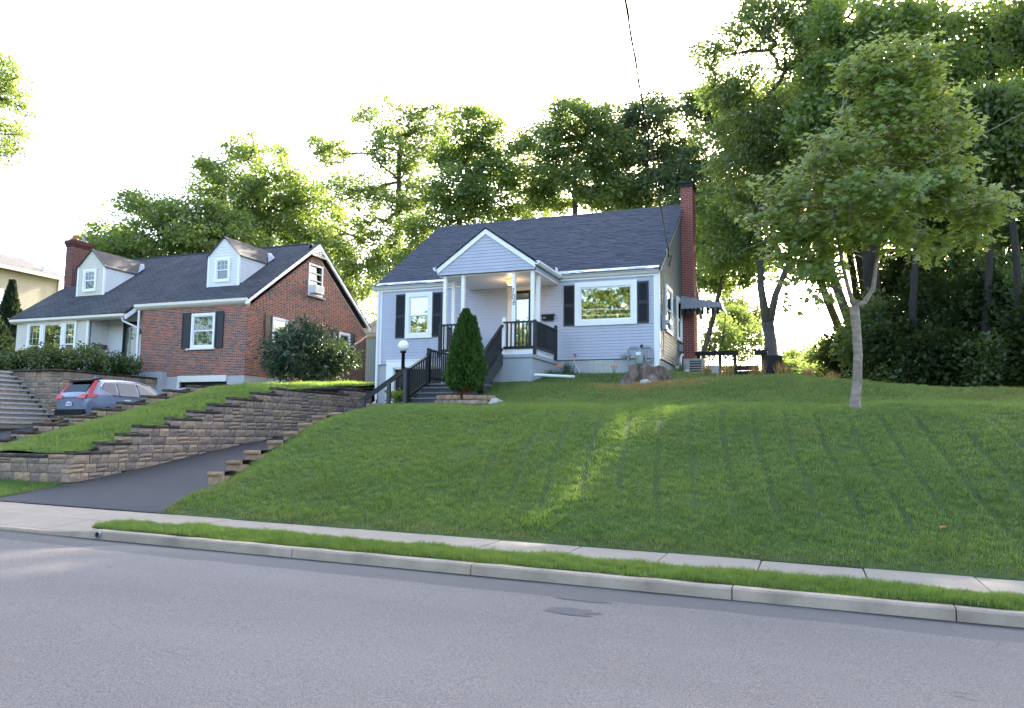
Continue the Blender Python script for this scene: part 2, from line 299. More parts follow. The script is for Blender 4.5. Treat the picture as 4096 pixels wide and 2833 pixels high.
for cx, cy, rx, ry, sd in ((-2.16, 7.40, .27, .15, 1), (-2.22, 7.97, .30, .07, 2)):
    rg = np.random.default_rng(sd); a = np.linspace(0, 2*math.pi, 26, endpoint=False); rr = 1+.16*rg.standard_normal(26)
    pts = [(cx+rx*r*math.cos(t), cy+ry*r*math.sin(t)) for t, r in zip(a, rr)]
    MB().add([(x, y, float(zroad(x, y))+.004) for x, y in pts], [tuple(range(26))]).build('asphalt_patch', 'patch', road)

# ---- kerb: cast segments with open joints
kj = [-24.] + [at(145, 2125, 8.72).x, at(1165, 2222, 8.72).x, at(1882, 2262, 8.72).x, at(2927, 2356, 8.72).x, at(3825, 2440, 8.72).x, 4.4, 7.4, 10.4]
kerb = struct(MB().add([(-24, 8.76, float(zsw(-24))-.12), (10.4, 8.76, float(zsw(10.4))-.12), (10.4, 8.86, float(zsw(10.4))-.12), (-24, 8.86, float(zsw(-24))-.12)], [(0, 1, 2, 3)]).build('kerb', 'soil'))
for i in range(len(kj)-1):
    a, b = kj[i]+.006, kj[i+1]-.006; b_ = MB(); n_ = max(2, int((b-a)/.35)); sec = []
    for j in range(n_+1):
        x = a+(b-a)*j/n_; h = .0 if i > 0 else -.075
        if i == 1: h = -.075*(1-float(sstep(0, 1.3, x-a)))
        t = zsw(x)+h+.004+.004*math.sin(7*x); w_ = .003*math.sin(5*x+i)
        sec.append([(x, 8.72+w_, zsw(x)-.16), (x, 8.735+w_, t-.02), (x, 8.755, t), (x, 8.885, t), (x, 8.89, zsw(x)-.16)])
    vs = [q for s_ in sec for q in s_]; fs = [(k*5+q, k*5+5+q, k*5+6+q, k*5+1+q) for k in range(n_) for q in range(4)] + [(4, 3, 2, 1, 0), tuple(range(n_*5, n_*5+5))]
    b_.add(vs, [tuple(reversed(f)) for f in fs]).build('kerb_segment', 'kerb', kerb)

# ---- sidewalk of square slabs, apron at the driveway mouth
swk = struct(MB().add([(-26, 9.65, float(zsw(-26))-.05), (12, 9.65, float(zsw(12))-.05), (12, 10.85, float(zsw(12))-.05), (-26, 10.85, float(zsw(-26))-.05)], [(0, 1, 2, 3)]).build('sidewalk', 'soil'))
def slab(x0, x1, y0, y1, parent, dz=0.):
    b = MB(); g_ = .007; xs = (x0+g_, x1-g_); t = .012
    P = [(x, y, float(zsw(x))+dz-.07) for y in (y0+.004, y1-.004) for x in xs]; Q = [(x, y, float(zsw(x))+dz-.006) for y in (y0+.004, y1-.004) for x in xs]; S = [(x+(t if k % 2 == 0 else -t), y+(t if k < 2 else -t), float(zsw(x))+dz) for k, (x, y) in enumerate([(x, y) for y in (y0+.004, y1-.004) for x in xs])]
    f = [(8, 9, 11, 10)]
    for lo in (0, 4): f += [(lo, lo+1, lo+5, lo+4), (lo+1, lo+3, lo+7, lo+5), (lo+3, lo+2, lo+6, lo+7), (lo+2, lo, lo+4, lo+6)]
    return b.add(P+Q+S, f).build('slab', 'concrete', parent)
for k in range(-17, 14): slab(-5.44+1.2*k, -5.44+1.2*(k+1), 9.65, 10.85, swk, random.uniform(-.004, .004))
VX0 = -9.95                                            # left end of the verge
apron = struct(MB().add([(-26, 8.9, float(zsw(-26))-.09), (VX0, 8.9, float(zsw(VX0))-.09), (VX0, 9.65, float(zsw(VX0))-.06), (-26, 9.65, float(zsw(-26))-.06)], [(0, 1, 2, 3)]).build('apron', 'soil'))
kdrop = lambda x: -.066*(1-float(sstep(0, 1.3, x-kj[1])))-.003
for a, b in ((-22.2, -18.6), (-18.6, -15.0), (-15.0, -12.6), (-12.6, kj[1]), (kj[1], kj[1]+.65), (kj[1]+.65, VX0)):
    q = MB(); xs = (a+.006, b-.006)
    q.add([(x, y, float(zsw(x))+(kdrop(x) if y < 9 else -.004)-(.05 if lo else 0)) for lo in (1, 0) for y in (8.895, 9.646) for x in xs], [(4, 5, 7, 6), (0, 1, 5, 4), (1, 3, 7, 5), (3, 2, 6, 7), (2, 0, 4, 6)]).build('slab', 'concrete', apron)

# ---- driveways, lawns
struct(grid('driveway', 'drive', np.linspace(-15.06, -10.5, 12), np.linspace(10.854, 25.0, 40), lambda X, Y: zdrive(Y)+np.where(Y < 10.9, zsw(X)-zsw(-13.)+.0, 0)*1.0+.012*np.sin(1.3*Y+X)*sstep(11.2, 12.5, Y)))
struct(grid('neighbour_driveway', 'drive', np.linspace(-25.72, -19.0, 8), np.linspace(10.9, 26.02, 30), lambda X, Y: zndrive(Y)))
struct(grid('lawn', 'turf', np.concatenate([np.arange(-10.62, 9, .075), np.arange(9, 46, 1.)]), np.concatenate([np.arange(10.84, 22, .1), np.arange(22, 36, .35), np.arange(36, 60, 2.)]), zlawn))
struct(grid('back_yard', 'turf', np.linspace(-62, -10.6, 40), np.linspace(35.2, 60, 10), lambda X, Y: 2.3+0*X))
struct(grid('neighbour_lawn', 'turf', np.linspace(-19.15, -15.12, 30), np.linspace(12.95, 26, 80), zstrip))
struct(grid('side_yard', 'turf', np.linspace(-21.42, -14.7, 24), np.linspace(26.0, 35.2, 24), lambda X, Y: zstrip(X, 26+0*Y)+.055*(Y-26)))
struct(grid('verge', 'turf', np.arange(VX0, 12, .12), np.linspace(8.885, 9.655, 9), zverge))
struct(grid('front_bed', 'turf', np.linspace(-19.2, -15.0, 14), np.linspace(10.852, 13.1, 12), lambda X, Y: zsw(X)-.01+.11*(Y-10.85)))
struct(grid('planter_bed', 'mulch', np.linspace(-40, -25.6, 16), np.linspace(20.9, 26.2, 10), lambda X, Y: 2.16+.02*(Y-21)+.02*np.sin(3*X+Y)))
struct(grid('neighbour_bank', 'turf', np.linspace(-60, -28.2, 12), np.linspace(10.9, 20.95, 8), lambda X, Y: -1.0+.3*(Y-10.9)))

# ---- split-face concrete block for the retaining walls
def block_mesh(wd, h, dp=.26, sd=0, rough=.02):
    rg = np.random.default_rng(sd+int(wd*1000)+int(h*7000)); g_ = .005; nx, nz = 5, (4 if h > .12 else 3); vs = []; fs = []
    for j in range(nz):
        for i in range(nx):
            edge = i in (0, nx-1) or j in (0, nz-1)
            x = g_+(wd-2*g_)*i/(nx-1)+(0 if i in (0, nx-1) else rg.uniform(-.01, .01)); z = g_+(h-2*g_)*j/(nz-1)+(0 if j in (0, nz-1) else rg.uniform(-.008, .008))
            vs.append((x, -(-.012 if edge else rg.uniform(.0, rough)), z))
    fs += [(j*nx+i, j*nx+i+1, (j+1)*nx+i+1, (j+1)*nx+i) for j in range(nz-1) for i in range(nx-1)]
    o_ = len(vs); vs += [(g_, dp, g_), (wd-g_, dp, g_), (wd-g_, dp, h-g_), (g_, dp, h-g_)]; a, b, c, d = 0, nx-1, nx*nz-1, nx*(nz-1)
    fs += [(a, d, o_+3, o_), (b, o_+1, o_+2, c), (d, c, o_+2, o_+3), (a, o_, o_+1, b)]
    me = bpy.data.meshes.new('block'); me.from_pydata(vs, [], fs); return me
BLK = {}
def block(parent, org, ang, u, z, wd, h, m='block', dp=.26, name='block', out=0.):
    k = (wd, h, m, dp, random.randrange(3))
    if k not in BLK: BLK[k] = block_mesh(wd, h, dp, k[4], .012 if 'cap' in m else .024); BLK[k].materials.append(MATS[m])
    ca, sa = math.cos(ang), math.sin(ang)
    return link(name, BLK[k], parent, (org[0]+ca*u+sa*out, org[1]+sa*u-ca*out, z), (0, 0, ang+random.uniform(-.006, .006)))
def course(parent, org, ang, u0, u1, z, h=.2, zfloor=None):
    u = u0
    while u < u1-.08:
        wd = random.choice((.2, .3, .3, .4, .45)); wd = min(wd, round(u1-u, 2)); 
        if u1-u-wd < .1: wd = round(u1-u, 2)
        if zfloor is None or z+h > zfloor(u+wd/2)+.02:
            if random.random() < .2 and wd >= .3:
                block(parent, org, ang, u, z, wd, h/2, out=random.uniform(-.006, .006)); block(parent, org, ang, u, z+h/2, wd, h/2, out=random.uniform(-.006, .006))
            else: block(parent, org, ang, u, z, wd, h, out=random.uniform(-.006, .008))
        u += wd
def caps(parent, org, ang, u0, u1, z, m='cap', h=.085, dp=.30, first=None):
    u = u0; k = 0
    while u < u1-.05:
        wd = min(.45, round(u1-u, 2)); wd = round(u1-u, 2) if u1-u-wd < .12 else wd
        block(parent, org, ang, u, z, wd, h, (first if first and k == 0 else m), dp, 'cap_stone', out=.02+random.uniform(-.008, .008)); u += wd; k += 1

# long stepped wall on the left of the driveway (faces right, runs up the hill)
WX = -15.06
STP = [(12.87, -.444), (13.57, -.242), (14.17, -.04), (14.66, .16), (15.66, .365), (16.42, .57), (17.16, .775), (17.89, .98), (18.9, 1.18), (19.8, 1.372), (23.5, 1.56)]
wl = thing('retaining_wall', 'long stepped grey block retaining wall along the left of the open driveway', 'retaining wall', (WX, 12.87, -1.2), 'stepped block retaining walls')
ORG = (WX, 0.)
MB().poly([(WX-.25, 12.95, -1.3)]+[(WX-.25, y+.03, z-.16) for y, z in STP]+[(WX-.25, 25.3, 1.4), (WX-.25, 25.3, .2), (WX-.25, 20, -.2)], (.215, 0, 0)).build('core', 'soil', wl)
for i, (y, z) in enumerate(STP):
    ye = STP[i+1][0]+.28 if i+1 < len(STP) else 25.35
    caps(wl, ORG, R(90), y, min(ye, 25.35), z-.085)
    course(wl, ORG, R(90), y-.02, 25.35, z-.285, .2, zdrive)
for k in range(1, 5): course(wl, ORG, R(90), 12.8, 25.35, STP[0][1]-.285-.2*k, .2, zdrive)
# corner and front return of the same wall towards the left
wf = thing('retaining_wall', 'low block wall facing the sidewalk left of the driveway, with a flat cap', 'retaining wall', (-17, 12.9, -1.3), 'stepped block retaining walls')
zf = lambda u: -9
for (org, ang, u1) in (((-15.62, 12.72), R(16), .58), ((-20.2, 12.72), 0., 4.58)):
    for k in range(3): course(wf, org, ang, 0, u1, -.73-.2*(k+1)-.0, .2)
    course(wf, org, ang, 0, u1, -.73, .12); caps(wf, org, ang, 0, u1, -.61, 'cap_tan' if u1 < 1 else 'cap')
# stepped wall on the right of the driveway, mostly buried in the lawn
wr = thing('retaining_wall', 'stepped row of tan capped blocks half buried along the lawn edge of the driveway', 'retaining wall', (-10.6, 12.2, -1.2), 'stepped block retaining walls')
RST = [(12.22, -.75), (12.72, -.55), (13.26, -.36), (13.98, -.16), (14.5, .03), (15.04, .23), (15.55, .41), (16.2, .5)]
for i, (y, z) in enumerate(RST):
    ye = RST[i+1][0]+.35 if i+1 < len(RST) else 19.6
    caps(wr, (-10.84, 0.), R(-90), -ye, -y, z-.085, 'cap'); 
    block(wr, (-10.84, 0.), R(0), 0, z-.085, .4, .085, 'cap_tan', .05, 'cap_stone').location.y = y-.012-wr.location.y
    block(wr, (-10.84, 0.), R(0), 0, z-.285, .4, .2, 'cap_tan', .2).location.y = y+.03-wr.location.y
    for k in range(5): course(wr, (-10.84, 0.), R(-90), -19.6, -y-.04, z-.285-.2*k, .2, lambda u: zdrive(-u)) if k == 0 or i == 0 else None
# neighbour's stepped wall along its own driveway
wn = thing('retaining_wall', 'stepped block wall with dark caps between the neighbour driveway and the grass strip', 'retaining wall', (-19.2, 14, -.5), 'stepped block retaining walls')
NST = [(13.3, -.42), (14.0, -.22), (14.6, -.02), (15.2, .2), (16.1, .43), (17.0, .66), (17.85, .87), (18.75, 1.11), (19.6, 1.34), (20.6, 1.54), (22.3, 1.66)]
for i, (y, z) in enumerate(NST):
    ye = NST[i+1][0]+.3 if i+1 < len(NST) else 25.6
    caps(wn, (-19.05, 0.), R(90), y, ye, z-.085); course(wn, (-19.05, 0.), R(90), y, ye, z-.285, .2); course(wn, (-19.05, 0.), R(90), y, ye, z-.485, .2)
    block(wn, (-19.33, 0.), 0., 0, z-.285, .28, .2, 'block', .2).location.y = y-wn.location.y+.0
MB().poly([(-19.3, 13.35, -1.6)]+[(-19.3, y+.05, z-.12) for y, z in NST]+[(-19.3, 25.9, 1.5), (-19.3, 25.9, 0)], (.2, 0, 0)).build('core', 'soil', wn)
# planter wall in front of the neighbour's house and the stone steps beside it
wp = thing('planter_wall', 'tall grey block planter wall behind the parked car and below the hedge', 'retaining wall', (-25.7, 21, .1))
for k in range(10):
    z = 2.155-.2*(k+1)
    course(wp, (-25.68, 0.), R(90), 21.3, 25.95, z, .2, zndrive)
    course(wp, (-25.98, 21.0), R(45), 0, .43, z, .2); course(wp, (-31.0, 21.0), 0., 0, 5.02, z, .2, lambda u: .2+.75*max(0, 4.9-u))
for a in ((( -25.68, 0.), R(90), 21.3, 25.95), ((-25.98, 21.0), R(45), 0, .43), ((-31.0, 21.0), 0., 0, 5.02)): caps(wp, *a, 2.155)
st = thing('stone_steps', 'flight of stone steps with pale treads climbing left of the parked car', 'steps', (-26, 19.5, .2))
for k in range(12):
    z = .27+.172*k; x = -25.35-.225*k
    for y in np.arange(15.8, 20.9, .6):
        b = MB(); b.box(x-.32, x+.0, y+.006, y+.594, z-.06, z); b.build('tread', 'tread', st)
    MB().box(x-.30, x-.04, 15.8, 20.9, z-.22, z-.06).build('riser', 'block', st)

# ================================================================== GREY-BLUE HOUSE
XL, XR, YF, YB, ZB, ZE, YR, ZR = -14.68, -4.45, 25.02, 35.4, 2.49, 5.21, 30.1, 8.88
SL = (ZR-5.34)/(YR-24.83)
def zroof(Y): return ZR-SL*(YR-Y)
H = thing('cottage', 'grey-blue clapboard cottage with dark slate-blue roof and gabled front porch', 'house', ((XL+XR)/2, YF, 2.0))
# --- walls and their clapboards
def cut(items, holes, hh):
    """take openings (u0,u1,z0,z1) out of spans (a,b,z) of height hh"""
    r_ = []
    for a, b, z in items:
        sp = [(a, b)]
        for (h0, h1, z0, z1) in holes:
            if z+hh > z0+.01 and z < z1-.01:
                nn = []
                for (p, q) in sp:
                    if q <= h0 or p >= h1: nn.append((p, q)); continue
                    if p < h0: nn.append((p, h0))
                    if q > h1: nn.append((h1, q))
                sp = nn
        r_ += [(p, q, z) for p, q in sp if q-p > .02]
    return r_
def pierced(T, ends, zs, holes, d0, d1):
    """wall between ends(z) with openings, as a stack of trapezoids"""
    b = MB(T); Z = sorted(set(list(zs)+[z for h in holes for z in h[2:]]))
    for z0, z1 in zip(Z[:-1], Z[1:]):
        a0, b0 = ends(z0); a1, b1 = ends(z1); hs = sorted((h[0], h[1]) for h in holes if h[2] < z1-1e-4 and h[3] > z0+1e-4)
        L0, L1 = a0, a1
        for h0, h1 in hs+[(b0, None)]:
            e0, e1 = (h0, h0) if h1 is not None else (b0, b1)
            if max(e0-L0, e1-L1) > 1e-3:
                v = [(L0, d, z0) for d in (d0, d1)]+[(e0, d, z0) for d in (d0, d1)]+[(L1, d, z1) for d in (d0, d1)]+[(e1, d, z1) for d in (d0, d1)]
                b.add(v, [(1, 3, 7, 5), (2, 0, 4, 6), (0, 2, 3, 1), (4, 5, 7, 6), (0, 1, 5, 4), (3, 2, 6, 7)])
            if h1 is not None: L0 = L1 = h1
    return b
NB = 27; EX = (ZE-ZB)/NB
def boards(wall, T, m, z0, n, ex, ends, name='siding_board', holes=()):
    """row of clapboards; ends(z) gives both ends of a board at height z; boards stop at openings"""
    shared = {}
    for k in range(n):
        z = z0+k*ex; a0, b0 = ends(z); a1, b1 = ends(z+ex-.004)
        if b1-a1 < .03: continue
        for p, q, _ in cut([(a0, b0, z)], holes, ex):
            p1, q1 = (a1 if p == a0 else p), (b1 if q == b0 else q); key = (round(p, 4), round(q, 4), round(p1, 4), round(q1, 4))
            if key in shared: o0, zz = shared[key]; o = link(name, o0.data, wall); o.location = o0.location+Vector((0, 0, z-zz)); continue
            shared[key] = (MB(T).prism([(.002, z), (.024, z), (.011, z+ex-.004), (.002, z+ex-.004)], 0, 1, [p, p, p1, p1], [q, q, q1, q1]).build(name, m, wall), z)
HF = [(-13.43, -12.60, 3.52, 4.93), (-7.08, -5.28, 3.74, 4.91), (-9.39, -8.75, 2.5, 4.9)]
HSD = [(26.25, 27.32, 3.57, 4.97), (28.6, 29.52, 3.57, 4.97)]
fw = pierced(front(YF), lambda z: (XL+.02, XR-.02), (ZB-.02, ZE+.1), HF, -.12, 0).build('front_wall', 'siding_gap', H)
boards(fw, front(YF), 'siding', ZB, NB, EX, lambda z: (XL+.15, XR-.1), holes=HF)
def rake(z): return (YF+.06 if z < 5.2 else YF+(z-5.2)/SL+.06, YB if z < 5.2 else YB-(z-5.2)/(SL*.98)-.06)
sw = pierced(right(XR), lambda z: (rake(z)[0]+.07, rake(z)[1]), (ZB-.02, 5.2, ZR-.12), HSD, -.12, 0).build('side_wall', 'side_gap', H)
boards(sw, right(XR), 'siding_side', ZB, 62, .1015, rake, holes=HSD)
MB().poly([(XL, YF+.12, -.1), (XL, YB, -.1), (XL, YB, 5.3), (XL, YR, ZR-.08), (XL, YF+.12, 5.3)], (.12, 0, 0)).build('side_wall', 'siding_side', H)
MB().box(XL, XR, YB-.12, YB, 1.5, 5.3).build('rear_wall', 'siding_side', H)
# --- foundation, corner boards, gutters
MB().box(-9.8, XR-.03, YF+.03, YF+.14, 1.0, ZB-.022).box(XR-.14, XR-.03, YF+.14, YB-.1, 1.4, ZB-.022).box(XL+.03, -14.28, YF+.03, YF+.16, -.2, ZB-.022).box(-14.28, -10.4, YF+.05, YF+.16, 2.33, ZB-.022).build('foundation', 'foundation', H)
MB().box(XL-.01, XL+.15, YF-.035, YF+.05, ZB-.01, ZE).build('corner_board', 'trim', H)
MB().box(XR-.15, XR+.012, YF-.035, YF+.0, 2.21, ZE).box(XR, XR+.035, YF+.0, YF+.1, ZB-.05, ZE).build('corner_board', 'trim', H)
ds = MB(); ds.tube([(XL+.02, YF-.075, 5.2), (XL+.02, YF-.075, 1.25), (XL+.02, YF-.12, 1.1), (XL-.14, YF-.24, .98)], .05, 8).build('downspout', 'white_metal', H)
gsec = [(.0, ZE-.01), (.12, ZE+.01), (.20, ZE+.10), (.20, ZE+.125), (0, ZE+.125)]
for a, b in ((XL-.2, -11.22), (-7.66, XR+.05)): MB(front(YF)).prism(gsec, a, b).build('gutter', 'white_metal', H)
MB(front(YF)).box(XL, XR+.03, .0, .06, ZE-.06, ZE-.012).build('frieze_board', 'trim', H)
for a, b in ((XL-.05, -11.0), (-7.8, XR+.03)): MB(front(YF)).prism([(.19, ZE+.12), (.215, ZE+.12), (.02, ZE+.27), (-.02, ZE+.27)], a, b).build('drip_edge', 'white_metal', H)
MB(front(YF)).box(-7.85, -7.83, .0, .22, 5.32, 5.60).box(-7.83, -7.40, .17, .19, 5.30, 5.44).build('splash_guard', 'white_metal', H)

# --- roof with separate shingle tabs
def pitch_board(x0, x1, y0, z0, y1, z1, th): return MB().poly([(x0, y0, z0), (x0, y1, z1), (x0, y1, z1-th), (x0, y0, z0-th)], (x1-x0, 0, 0))
RX0, RX1 = XL-.12, XR+.10
rb = pitch_board(RX0, RX1, 24.83, zroof(24.83), YR, ZR, .05); rb.poly([(RX0, YR, ZR), (RX0, YB+.2, ZR-SL*.98*(YB+.2-YR)), (RX0, YB+.2, ZR-SL*.98*(YB+.2-YR)-.05), (RX0, YR, ZR-.05)], (RX1-RX0, 0, 0))
roof = rb.build('roof', 'roof_felt', H)
def tab_faces(o, U, N, wd, ln, th):
    """one shingle tab lying on a slope: o lower-left corner, U across, N normal, slope dir = N x U"""
    S = N.cross(U); a = o+N*.004; return [a, a+U*wd, a+U*wd+S*ln, a+S*ln, a+N*th, a+U*wd+N*th, a+U*wd+S*ln+N*.004, a+S*ln+N*.004], [(4, 5, 6, 7), (0, 1, 5, 4), (1, 2, 6, 5), (3, 0, 4, 7)]
def shingle_slope(parent, org, U, S, width, length, ex=.145, single=0, clip=None):
    N = U.cross(S); tabs = []; r_ = 0; s = 0.
    while s < length-.02:
        x = -random.uniform(0, .25)
        while x < width:
            wd = random.choice((.16, .2, .26, .33)); a, b = max(x, 0), min(x+wd-.004, width)
            if b-a > .04 and (clip is None or clip(a, b, s)): tabs.append((a, b, s, random.choice((.007, .012, .016)), min(ex+.03, length-s)))
            x += wd
        s += ex; r_ += 1
    tabs.sort(key=lambda t: t[2])
    for i, (a, b, s, th, ln) in enumerate(tabs[:single]):
        v, f = tab_faces(org+U*a+S*s, U, N, b-a, ln, th); MB().add(v, f).build('shingle', 'shingle', parent)
    b_ = MB()
    for (a, b, s, th, ln) in tabs[single:]:
        v, f = tab_faces(org+U*a+S*s, U, N, b-a, ln, th); b_.add(v, f)
    if b_.v: stuff(b_.build('shingle_field', 'shingle', parent))
S_ = Vector((0, YR-24.83, ZR-zroof(24.83))); ln_ = S_.length
shingle_slope(roof, Vector((RX0, 24.80, zroof(24.80))), Vector((1, 0, 0)), S_.normalized(), RX1-RX0, ln_+.02, single=300)
MB().poly([(RX0, YR-.14, zroof(YR-.14)+.024), (RX0, YR, ZR+.03), (RX0, YR+.14, zroof(YR-.14)+.024), (RX0, YR, ZR+.012)], (RX1-RX0, 0, 0)).build('ridge_cap', 'shingle', roof)
rk = MB().poly([(XR+.03, 24.85, zroof(24.85)-.06), (XR+.03, YR, ZR-.06), (XR+.03, YR, ZR-.16), (XR+.03, 24.95, zroof(24.95)-.16)], (.06, 0, 0)); rk.build('rake_board', 'metal_grey', roof)
MB().poly([(XR+.03, YR, ZR-.06), (XR+.03, YB+.2, ZR-SL*.98*(YB+.2-YR)-.06), (XR+.03, YB+.2, ZR-SL*.98*(YB+.2-YR)-.16), (XR+.03, YR, ZR-.16)], (.06, 0, 0)).build('rake_board', 'metal_grey', roof)

# --- windows and shutters
def frame(b, u0, u1, z0, z1, w, d0, d1, sill=0.):
    b.box(u0, u0+w, d0, d1, z0+w, z1-w); b.box(u1-w, u1, d0, d1, z0+w, z1-w); b.box(u0, u1, d0, d1, z1-w, z1); b.box(u0-sill, u1+sill, d0, d1+sill, z0, z0+w); return b
def window(house, T, u0, u1, z0, z1, tw=.13, kind='dh', back='interior', pane='pane', grid_=None, m='trim', curtain=None, mm=None):
    w = frame(MB(T), u0, u1, z0, z1, tw, .0, .055, .0).build('window', m, house)
    a, b, c, d = u0+tw, u1-tw, z0+tw, z1-tw; mid = (c+d)/2
    if kind == 'dh':
        frame(MB(T), a, b, mid-.02, d, .045, -.01, .028).build('sash', m, w); frame(MB(T), a, b, c, mid+.02, .05, -.035, .002).build('sash', m, w)
        MB(T).box(a+.03, b-.03, .004, .008, mid, d-.03).build('pane', pane, w); MB(T).box(a+.03, b-.03, -.026, -.022, c+.03, mid).build('pane', pane, w)
    else:
        frame(MB(T), a, b, c, d, .05, -.01, .02).build('sash', m, w); MB(T).box(a+.04, b-.04, -.004, .0, c+.04, d-.04).build('pane', pane, w)
    MB(T).box(a, b, -.125, -.115, c, d).build('interior', back, w)
    if curtain:
        for q in curtain: MB(T).box(a+(b-a)*q[0], a+(b-a)*q[1], -.10, -.085, c+(d-c)*q[2], c+(d-c)*q[3]).build('blind', q[4], w)
    if grid_:
        nx, nz, lo, hi = grid_
        g_ = MB(T)
        for i in range(1, nx): g_.box(a+(b-a)*i/nx-.006, a+(b-a)*i/nx+.006, .008, .012, lo, hi)
        for i in range(1, nz): g_.box(a+.04, b-.04, .009, .013, lo+(hi-lo)*i/nz-.006, lo+(hi-lo)*i/nz+.006)
        g_.build('muntins', mm or m, w)
    return w
FT = front(YF-.02)
window(H, FT, -13.55, -12.48, 3.40, 5.05, .15, curtain=[(0, 1, .86, 1, 'blind')])
window(H, FT, -7.22, -5.14, 3.60, 5.05, .17, 'picture', curtain=[(0, 1, .9, 1, 'blind')])
def shutter(T, u0, u1, z0, z1, m='shutter', house=H):
    b = MB(T); w = .055; frame(b, u0, u1, z0, z1, w, .0, .035); mz = z0+(z1-z0)*.49; b.box(u0+w, u1-w, .0, .034, mz-.04, mz+.04)
    z = z0+w+.01
    while z < z1-w-.02:
        if abs(z-mz) > .06: b.prism([(.006, z), (.026, z), (.012, z+.028), (.004, z+.028)], u0+w, u1-w)
        z += .03
    b.box(u0+w, u1-w, -.0, .006, z0+w, z1-w)
    n_ = 8                                             # arched head inside the top rail
    for i in range(n_):
        t0 = math.pi*i/n_; x0 = u0+w+(u1-u0-2*w)*i/n_; x1 = u0+w+(u1-u0-2*w)*(i+1)/n_; h = .05*(1-math.sin(math.pi*(i+.5)/n_)); b.box(x0, x1, .006, .033, z1-w-h-.005, z1-w)
    return b.build('shutter', m, house)
for a, b, c, d in ((-13.95, -13.56, 3.43, 5.02), (-12.47, -12.10, 3.43, 5.02), (-7.61, -7.23, 3.62, 4.98), (-5.13, -4.76, 3.62, 4.98)): shutter(FT, a, b, c, d)
RT = right(XR+.02)
for a, b in ((26.15, 27.42), (28.5, 29.62)): window(H, RT, a, b, 3.47, 5.07, .12, m='trim', curtain=[(0, 1, .55, 1, 'blind')], pane='pane_dim')
MB(FT).box(-6.76, -5.93, -.07, -.044, 1.9, 2.46).build('basement_window', 'glass_block', H)
gb = H.children[-1]
for i in range(5):
    for j in range(3): MB(FT).box(-6.75+.163*i, -6.60+.163*i, -.043, -.03, 1.93+.18*j, 2.10+.18*j).build('glass_brick', 'glass_block', gb)
# --- garage under the left end
gd = MB(FT).box(-13.98, -11.2, -.16, -.12, .3, 2.34).build('garage_door', 'door_black', H)
for k in range(4):
    for i in range(4): MB(FT).box(-13.93+.69*i, -13.30+.69*i, -.121, -.108, .36+.49*k, .80+.49*k).build('panel', 'door_black', gd)
MB(FT).box(-14.27, -14.0, .0, .05, .25, 2.36).box(-14.27, -10.9, .0, .052, 2.36, 2.60).box(-14.29, -10.88, .0, .075, 2.60, 2.635).build('garage_trim', 'trim', H)
MB(FT).box(-14.0, -13.955, -.12, .02, .25, 2.33).box(-14.0, -11.0, -.12, .02, 2.30, 2.359).build('garage_jamb', 'trim_cream', H)

# --- front door
dr = MB(FT).box(-9.61, -9.37, .0, .05, 2.50, 4.90).box(-8.77, -8.53, .0, .05, 2.50, 4.90).box(-9.63, -8.51, .0, .06, 4.90, 5.06).build('door_trim', 'trim_cream', H)
sdoor = frame(MB(FT), -9.36, -8.78, 2.52, 4.88, .07, .0, .04).build('storm_door', 'door_black', H)
MB(FT).box(-9.29, -8.85, .014, .018, 2.59, 4.80).build('pane', 'pane', sdoor); MB(FT).box(-9.3, -8.84, -.06, -.05, 2.55, 4.84).build('door_leaf', 'trim_cream', sdoor)
MB(FT).box(-9.30, -8.84, -.03, -.02, 4.62, 4.82).build('blind', 'screen', sdoor); MB(FT).box(-8.87, -8.84, .03, .08, 3.5, 3.62).build('door_handle', 'chrome', sdoor)
mb_ = thing('letterbox', 'black wall letterbox with hinged lid beside the front door', 'mailbox', (-8.14, YF-.05, 3.8))
MB(front(YF-.03)).prism([(0, 3.83), (.10, 3.83), (.15, 4.0), (0, 4.0)], -8.34, -7.95).build('body', 'black_paint', mb_); MB(front(YF-.03)).prism([(0, 4.0), (.17, 3.985), (.17, 4.005), (0, 4.06)], -8.37, -7.92).build('lid', 'black_paint', mb_)
MB(front(YF-.03)).prism([(.115, 3.885), (.117, 3.885), (.134, 3.94), (.132, 3.94)], -8.30, -8.20).build('emblem', 'metal_grey', mb_)

# --- porch: block base, slab, posts, gable roof
PX0, PX1, PYF, PZ = -11.0, -7.84, 22.59, 2.47
MB().box(PX0+.05, PX1-.05, PYF+.05, YF-.002, .9, PZ-.12).build('porch_base', 'porch_base', H)
b = MB(front(0)); b.bev(PX0, PX1, -(YF-.003), -PYF, PZ-.118, PZ, .02); b.build('porch_slab', 'porch_base', H)
tr = MB(); tr.box(-8.85, PX1-.03, PYF+.03, PYF+.10, PZ+.002, PZ+.15); tr.box(PX1-.10, PX1-.03, PYF+.102, YF-.04, PZ+.002, PZ+.10); tr.box(PX0+.03, -10.15, PYF+.03, PYF+.1, PZ+.002, PZ+.15); tr.build('porch_kick_board', 'trim', H)
posts = [(-10.87, 22.66), (-10.24, 22.66), (-8.51, 22.66), (-7.90, 22.66), (-10.87, 23.3), (-7.90, 23.2)]
for i, (x, y) in enumerate(posts):
    p_ = MB().box(x-.052, x+.052, y-.052, y+.052, PZ, 5.06).build('porch_post', 'trim', H)
    if i == 2: numpost = p_
MB().box(-8.87, -8.77, 22.61, 22.71, PZ, 3.62).build('newel_stub', 'trim', H)
